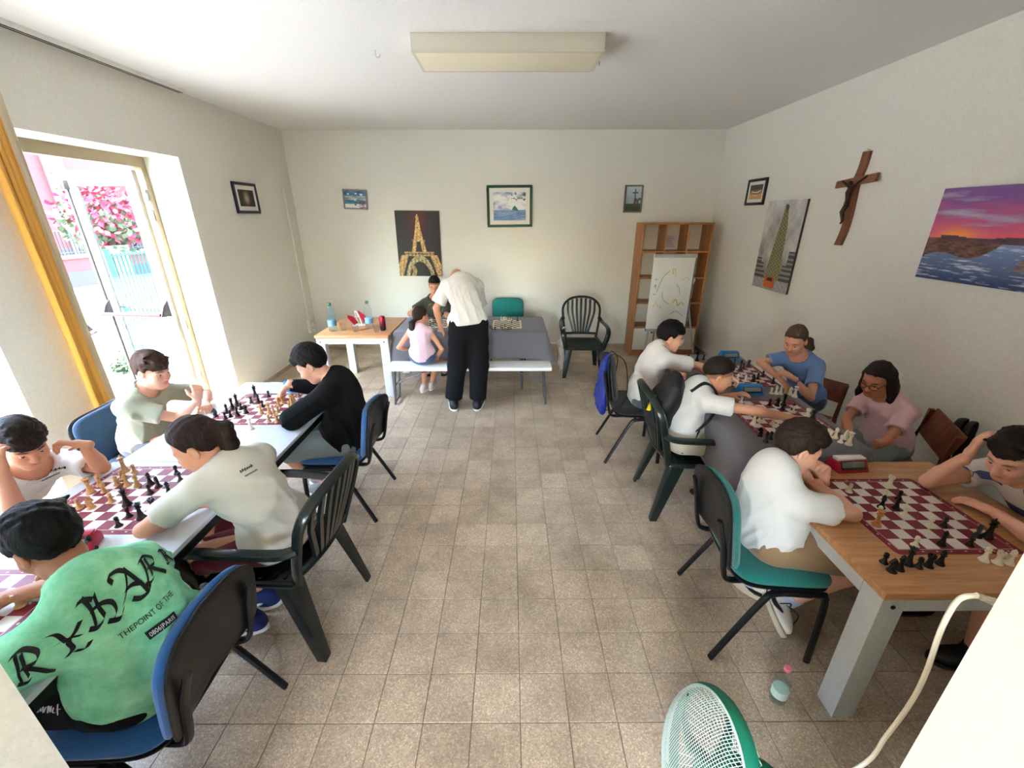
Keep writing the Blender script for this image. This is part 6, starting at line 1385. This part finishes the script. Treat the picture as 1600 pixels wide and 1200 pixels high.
men('cloth_far', 1000, 400, 6, [('bp', 452, 972), ('bq', 530, 982), ('bp', 594, 972)], 'black trio behind the outstretched arm')
men('corner', 0, 860, 10, [('wr', 330, 860), ('ip', 430, 800), ('wb', 640, 670), ('ip', 730, 600)])
men('back_left', 600, 410, 8, [('bp', 585, 703), ('br', 605, 706), ('bk', 628, 704), ('bq', 648, 704), ('bp', 668, 706), ('ip', 590, 728), ('ip', 560, 752), ('ib', 600, 742), ('bp', 612, 768), ('bn', 640, 760), ('bp', 580, 790), ('bb', 668, 775), ('bp', 520, 778)], None, .62)
men('back_right', 740, 460, 11.43, [('bp', 560, 570), ('bb', 492, 600), ('bp', 680, 515)], None, .62)
men('back_right', 740, 460, 11.43, [('ib', 492, 455), ('ir', 532, 452), ('ib', 562, 455), ('ip', 592, 455), ('ip', 636, 462), ('ip', 672, 462), ('bk', 782, 470)], 'ivory row beyond the right back board', .62)
men('back_right', 740, 460, 11.43, [('bp', 290, 600), ('bb', 332, 628), ('br', 382, 632), ('bp', 520, 632), ('bp', 560, 632), ('bp', 600, 632), ('bn', 632, 625), ('bp', 668, 622)], 'black row before the right back board', .62)

# ------------------------------------------------------------------ chess clocks
M_lcd = mat('lcd_grey', srgb(126, 134, 122), .25); M_lcdtext = mat('lcd_digit', srgb(52, 58, 54), .4)
def clock(label, x, y, z, rz, m, rocker, digits=True):
    """digital chess clock: wedge body, sloping face with screen, rocker on top; local -y is the face"""
    t = thing('chess_clock', label, 'chess clock', (x, y, z), rz); w, d, h = .083, .045, .062
    prof = [(-d, 0), (d, 0), (d, h*.55), (d*.55, h*.92), (-d*.35, h*.92), (-d*.95, h*.16)]; b = MB()
    M = Matrix(((0, 0, 1, -w), (1, 0, 0, 0), (0, 1, 0, 0), (0, 0, 0, 1))); b.prism(prof, 2*w, M); part('body', b, m, t, bevel=.005)
    a = Vector((0, -d*.95, h*.16)); c = Vector((0, -d*.35, h*.92)); up = (c-a); n = Vector((0, -up.z, up.y)).normalized(); X = Vector((1, 0, 0))
    def q(u0, u1, v0, v1, o_, th=.002): 
        P_ = [a+X*u*w+up*v+n*o_ for u, v in ((u0, v0), (u1, v0), (u1, v1), (u0, v1))]; return MB().hexa(P_, [p+n*th for p in P_])
    part('bezel', q(-.82, .82, .12, .97, .0002), M_black, t, bevel=.001); sc_ = part('screen', q(-.74, .74, .36, .90, .0024, .0006), M_lcd, t)
    if digits:
        b = MB()
        for k, u in enumerate((-.55, -.36, -.2, .25, .42, .58)):
            for (u0, u1, v0, v1) in ((0, .10, .46, .49), (0, .10, .61, .64), (0, .10, .77, .80), (0, .018, .46, .64), (.082, .10, .62, .80)):
                P_ = [a+X*(u+uu)*w+up*vv+n*.0032 for uu, vv in ((u0, v0), (u1, v0), (u1, v1), (u0, v1))]; b.add(P_, [(0, 1, 2, 3)])
        part('digits', b, M_lcdtext, sc_)
    for u in (-.6, -.3, 0, .3, .6): part('button', q(u-.06, u+.06, .18, .27, .0022, .003), M_lcdtext, t)
    b = MB(); b.hexa([(-w*.94, -d*.30, h*.92), (w*.94, -d*.30, h*.92), (w*.94, d*.52, h*.92), (-w*.94, d*.52, h*.92)], [(-w*.96, -d*.30, h*1.16), (w*.96, -d*.30, h*1.06), (w*.96, d*.55, h*1.06), (-w*.96, d*.55, h*1.16)]); part('rocker', b, rocker, t, bevel=.003)
    return t
M_cred = mat('crimson_plastic', srgb(168, 20, 48), .3); M_cblue = mat('azure_plastic', srgb(22, 112, 178), .3); M_rock = mat('white_rocker', srgb(226, 222, 214), .35)
clock('crimson digital chess clock with white rocker on the oak table', 1.755, 1.868, ZW, .08, M_cred, M_rock)
clock('azure blue chess clock on grey cloth between the two boards', 1.715, 2.775, ZG, .05, M_cblue, M_cblue, False)
clock('azure blue chess clock on the far white table behind the arm', -1.60, 2.885, ZL, -.25, M_cblue, M_cblue, False)
clock('crimson chess clock partly hidden behind the green shirted head', -1.70, 1.275, ZL, .35, M_cred, M_cred, False)
clock('azure blue chess clock at the left end of the back table', -1.10, 4.86, ZG, .2, M_cblue, M_cblue, False)
clock('azure blue chess clock at the far end of long grey table', 1.95, 3.57, ZG, .1, M_cblue, M_cblue, False)

# ------------------------------------------------------------------ things on the back wood table
M_pet = glass('clear_pet', (.95, .98, .99), .05); M_petd = glass('blue_pet', (.80, .94, .98), .05); M_water = glass('water', (.93, .98, .99), 0); M_label = mat('blue_label', srgb(120, 176, 206), .5); M_gcap = mat('green_cap', srgb(70, 130, 90), .4)
def bottle(label, x, y, z, H, R, shell, capm, labm, fill=.5):
    t = thing('water_bottle', label, 'bottle', (x, y, z)); pr = [(0, .002), (R*.8, 0), (R, .012), (R*.97, H*.22), (R*.93, H*.30), (R, H*.38), (R*.96, H*.50), (R*.88, H*.54), (R, H*.60), (R*.98, H*.66), (R*.80, H*.77), (R*.42, H*.88), (R*.32, H*.91), (R*.32, H*.95)]
    part('shell', MB().lathe(pr, 20), shell, t, True); part('cap', MB().lathe([(R*.40, H*.93), (R*.42, H*.94), (R*.40, H), (0, H)], 14), capm, t, True)
    part('neck_ring', MB().lathe([(R*.34, H*.905), (R*.45, H*.91), (R*.45, H*.918), (R*.34, H*.922)], 14), capm, t, True)
    if labm: part('label', MB().lathe([(R*1.005, H*.20), (R*1.01, H*.21), (R*1.01, H*.385), (R*1.005, H*.395)], 20), labm, t, True)
    part('water', MB().lathe([(0, .004), (R*.78, .004), (R*.95, .014), (R*.92, H*.22), (R*.88, H*.30), (R*.95, min(H*.38, H*fill)), (R*.9, H*fill), (0, H*fill)], 18), M_water, t, True); return t
p = AZ(521, 517, .73); bottle('large blue water bottle at left end of the back wood table', p.x, p.y, .73, .315, .046, M_petd, M_gcap, M_label, .55)
p = AZ(578, 513, .73); bottle('large clear water bottle with green cap beside napkin holder', p.x, p.y, .73, .315, .044, M_pet, M_gcap, M_label, .3)
M_cup = glass('clear_cup', (.93, .93, .92), .08)
def cup(label, px, py, tip=False):
    p = AZ(px, py, .73); t = thing('plastic_cup', label, 'cup', p); b = MB(); b.lathe([(0, .001), (.024, .001), (.027, .004), (.036, .085), (.0375, .087), (.035, .085), (.025, .006), (0, .006)], 18); o = part('cup_wall', b, M_cup, t, True)
cup('clear plastic cup just right of the large blue bottle', 537, 516); cup('clear plastic cup in front of the napkin holder', 556, 518); cup('clear plastic cup left of the dark red can', 589, 519)
p = AZ(599, 516, .73); cn = thing('drink_can', 'tall dark red and black drink can at table end by grey cloth', 'can', p); b = MB(); R = .033
part('can_body', MB().lathe([(0, .003), (.025, 0), (R, .012), (R, .148), (.028, .160), (.0265, .162), (.025, .158), (0, .158)], 22), mat('can_red', srgb(150, 22, 44), .25, .5), cn, True); part('can_stripe', MB().tube([(R*.93*math.cos(a), R*.93*math.sin(a), .03+.10*(a+2.6)/2) for a in np.linspace(-2.6, -.6, 10)], .006, 6), M_black, cn, True); part('can_base', MB().lathe([(.026, .001), (R+.0006, .012), (R+.0006, .045), (R, .05)], 22), M_black, cn, True)
p = AZ(561, 508, .73); nh = thing('napkin_holder', 'white napkin holder with two folded red napkins', 'napkin holder', p, .25)
part('base_plate', MB().box((-.075, -.04, 0), (.075, .04, .010)), M_white, nh, bevel=.003)
part('loop', MB().tube(smoothpath([(.035, -.03, .01), (.02, -.025, .10), (-.005, -.015, .16), (-.025, 0, .165), (-.02, .02, .10), (.0, .03, .01)], 5), .006, 8), M_white, nh, True)
for (x, y, rr, hh) in ((-.055, -.01, .5, .14), (.075, .03, -.2, .17)):
    Mx = Matrix.Translation((x, y, .01)) @ Matrix.Rotation(rr, 4, 'Z') @ Matrix.Rotation(-.2, 4, 'Y') @ Matrix.Rotation(PI/2, 4, 'X'); part('napkin', MB().prism([(-.045, .10), (-.04, hh), (.02, .10), (.055, .01), (.0, .0)], .016, Mx), mat('red_paper', srgb(186, 26, 52), .8), nh, bevel=.003)
mk = link('marker_pen', MB().tube([(0, 0, .008), (.05, .07, .008)], .008, 8).mesh('marker_pen', mat('gold_pen', srgb(190, 160, 90), .35, .4), True), None, AZ(563, 517, .73)); tag(mk, 'small gold coloured marker pen lying on the back wood table', 'pen')

# ------------------------------------------------------------------ bags
c = C['specs']; db = thing('drawstring_bag', 'royal blue drawstring bag hanging on the black chair', 'bag', (.80, 3.29, .45)); ro = V3(db.location); Fd = Field(V3(.66, 3.0, .30), V3(.94, 3.6, .95), .009)
Fd.op(ell((.775, 3.29, .50), np.eye(3), (.045, .13, .15)), .01); Fd.op(ell((.775, 3.29, .66), np.eye(3), (.035, .10, .16)), .04); Fd.op(cone((.785, 3.29, .74), (.80, 3.30, .85), .045, .03), .04)
me, _ = mesh_np('bag', wrinkle(Fd.nets(), .010, 5, 1.3), mat('royal_nylon', srgb(26, 48, 138), .45, bump=.3, scale=160), ro); link('bag', me, db)
part('cord', MB().tube([Vector(V3(p)-ro) for p in smoothpath([(.80, 3.30, .85), (.85, 3.25, .885), (.92, 3.18, .83), (.93, 3.10, .62), (.87, 3.05, .50), (.80, 3.22, .40)], 6)], .004, 6), M_black, db, True)
part('cord', MB().tube([Vector(V3(p)-ro) for p in smoothpath([(.80, 3.30, .85), (.84, 3.34, .885), (.91, 3.40, .80), (.90, 3.44, .60), (.80, 3.38, .42)], 6)], .004, 6), M_black, db, True)
pb = thing('plastic_bag', 'crumpled pale plastic bag hanging on the empty garden chair', 'bag', (.655, 5.12, .42)); ro = V3(pb.location); Fd = Field(V3(.5, 4.95, .02), V3(.8, 5.3, .72), .012)
Fd.op(ell((.635, 5.10, .30), np.eye(3), (.045, .07, .20)), .01); Fd.op(cone((.64, 5.10, .42), (.655, 5.11, .63), .05, .02), .05); me, _ = mesh_np('bag', wrinkle(Fd.nets(), .022, 9, 1.5), mat('pale_plastic_film', srgb(186, 176, 160), .35, alpha=.8), ro); link('bag', me, pb)
part('handle', MB().tube([Vector(V3(p)-ro) for p in smoothpath([(.65, 5.10, .60), (.64, 5.06, .645), (.665, 5.08, .66), (.66, 5.13, .60)], 5)], .005, 6), M_white, pb, True)
fb = thing('backpack', 'black backpack standing on the floor beyond the far white table', 'backpack', (-2.05, 3.48, 0)); Fd = Field(V3(-.3, -.25, -.02), V3(.3, .25, .55), .012); Fd.op(ell((0, 0, .24), np.eye(3), (.19, .13, .25)), .01); Fd.op(ell((0, -.06, .18), np.eye(3), (.15, .11, .16)), .04); Fd.cut((0, 0, 0), (0, 0, -1))
me, _ = mesh_np('bag', wrinkle(Fd.nets(), .012, 11), M_bag, (0, 0, 0)); link('bag', me, fb); part('top_handle', MB().tube(arc((0, .02, .47), .05, 0, PI, 8), .008, 8), M_bag, fb, True)
sb = thing('shoulder_bag', 'black shoulder bag strap slung over the brown wooden chair', 'bag', (2.66, 2.22, .60)); ro = V3(sb.location)
part('strap', MB().tube([Vector(p)-Vector(ro) for p in smoothpath([(2.60, 2.20, .58), (2.68, 2.24, .765), (2.745, 2.27, .775), (2.74, 2.28, .60), (2.70, 2.24, .34)], 5)], .022, 8, sx=.25, up=(0, 1, 0)), M_bag, sb, True)
part('strap', MB().tube([Vector(p)-Vector(ro) for p in smoothpath([(2.64, 2.14, .30), (2.655, 2.16, .58), (2.69, 2.19, .77), (2.75, 2.21, .76), (2.745, 2.20, .40)], 5)], .018, 8, sx=.25, up=(0, 1, 0)), M_bag, sb, True)
part('buckle', MB().tube(arc((2.635-ro[0], 2.14-ro[1], .42-ro[2]), .022, 0, 2*PI, 12, (0, 1, 0), (0, 0, 1)), .004, 6), M_chrome, sb, True)
Fd = Field(V3(-.2, -.2, -.5), V3(.2, .2, .1), .012); Fd.op(ell((.08, 0, -.30), np.eye(3), (.05, .13, .12)), .01); me, _ = mesh_np('bag', Fd.nets(), M_bag, (0, 0, 0)); link('bag', me, sb)

# ------------------------------------------------------------------ small bottle on the floor, fan, cable
wbt = bottle('small clear water bottle with pink cap on the floor by table leg', 1.135, 1.165, 0, .205, .031, M_pet, mat('pink_cap', srgb(226, 120, 140), .4), mat('green_label', srgb(196, 216, 200), .5), .6)
M_fan = mat('green_fan_plastic', srgb(22, 122, 92), .35); M_cage = mat('mint_white_plastic', srgb(214, 232, 220), .4)
FN = thing('floor_fan', 'green and white pedestal fan cut off by the lower frame edge', 'fan', (.50, .70, 0)); ro = V3(FN.location)
fc = V3(.575, .72, .42); fa = nrm_((-.96, .06, .27)); R3 = Vector(fa).to_track_quat('Z', 'Y').to_matrix(); FR = .205
def fp(r, a, z): return Vector(fc-ro)+R3 @ Vector((r*math.cos(a), r*math.sin(a), z))
part('outer_ring', MB().grid(lambda u, v: tuple(fp(FR+.004+.007*math.sin(PI*v), 2*PI*u, -.022+.044*v)), 64, 7, wrapu=True), M_fan, FN, True)
part('inner_ring', MB().tube([fp(FR-.002, 2*PI*k/64, .020) for k in range(64)], .005, 6, closed=True), M_cage, FN, True)
def dome(x, y):
    r = min(1, math.hypot(x, y)/FR); return Vector(fc-ro)+R3 @ Vector((x, y, .020+.085*math.sqrt(max(0, 1-r*r*.98))-.010))
mb = MB(); st = .0078; n = int(FR/st)
for k in range(-n, n+1):
    o = k*st; ln = math.sqrt(max(0, FR*FR-o*o)); 
    if ln < .02: continue
    m = max(6, int(ln/.012))
    for ax_ in (0, 1): mb.tube([dome(*((o, -ln+2*ln*i/m) if ax_ == 0 else (-ln+2*ln*i/m, o))) for i in range(m+1)], .0009, 4, cap=False)
gr = part('mesh_guard', mb, M_cage, FN, True); gr['kind'] = 'stuff'
mb = MB()
for k in range(48): a = 2*PI*k/48; mb.tube([fp(.06, a, -.085), fp(FR*.7, a, -.075), fp(FR, a, -.02)], .0014, 4)
part('rear_guard', mb, M_cage, FN, True)['kind'] = 'stuff'
for k in range(4):
    a0 = k*PI/2
    def bl(u, v): r = .03+.145*u; a = a0+(v-.5)*(.5+.75*u); return tuple(fp(r, a, .015-.045*(v-.5)*2+.01*math.sin(PI*u)))
    b = MB(); b.grid(bl, 10, 8); o = part('blade', b, mat('green_blade', srgb(24, 112, 88), .3), FN, True); md = o.modifiers.new('thickness', 'SOLIDIFY'); md.thickness = .003
part('hub', MB().lathe([(0, -.03), (.035, -.03), (.036, .02), (.028, .034), (0, .038)], 20, tuple(fp(0, 0, 0)), axis=tuple(fa)), M_fan, FN, True)
part('motor_housing', MB().lathe([(0, -.22), (.04, -.215), (.058, -.17), (.06, -.09), (.05, -.08), (0, -.08)], 20, tuple(fp(0, 0, 0)), axis=tuple(fa)), M_fan, FN, True)
mtr = fp(0, 0, -.14)
part('pole', MB().tube([mtr, Vector((mtr.x, mtr.y, .03))], .016, 12), M_cage, FN, True); part('base', MB().lathe([(0, 0), (.19, 0), (.195, .012), (.17, .03), (.04, .045), (0, .045)], 32, (mtr.x, mtr.y, 0)), M_fan, FN, True)
cw = thing('power_cable', 'white power cable plugged in at the right jamb, running down to the fan', 'cable', (jr, YF1+.02, 1.25)); ro = Vector(cw.location)
pts = [AY(1575, 948, .535), AY(1545, 936, .54), AY(1520, 931, .55), AY(1495, 940, .56), AY(1470, 985, .57), AY(1448, 1048, .575), AY(1425, 1095, .58), AY(1385, 1150, .58), AY(1340, 1200, .585), Vector((.66, .60, .52)), Vector((.70, .68, .3)), Vector((.70, .75, .05))]
part('cord', MB().tube([p-ro for p in smoothpath(pts, 6)], .0046, 8), mat('white_cord', srgb(226, 220, 200), .45), cw, True)
b = MB(); a, c2 = pts[0]-ro, AY(1530, 932, .545)-ro
for k in range(6): p = a.lerp(c2, k/5); q = a.lerp(c2, k/5+.10); b.tube([p, q], .0085-.0006*k, 8)
part('strain_relief', b, MATS['white_cord'], cw, True); part('plug', MB().tube([a+(a-c2)*.8, a], .014, 10), MATS['white_cord'], cw, True)

# ------------------------------------------------------------------ things of one kind share a group
PLURAL = {'chair': 'chairs around the tables', 'table': 'tables in the room', 'tablecloth': 'grey tablecloths', 'picture': 'pictures on the walls', 'chess board': 'chess boards on the tables', 'chess clock': 'digital chess clocks',
          'bottle': 'plastic water bottles', 'cup': 'clear plastic cups', 'person': 'people in the room', 'bag': 'bags', 'fence': 'green mesh fences outside', 'plant': 'weeds outside the door'}
for o in COL.objects:
    if o.parent is None and 'category' in o.keys() and 'group' not in o.keys() and o['category'] in PLURAL: o['group'] = PLURAL[o['category']]
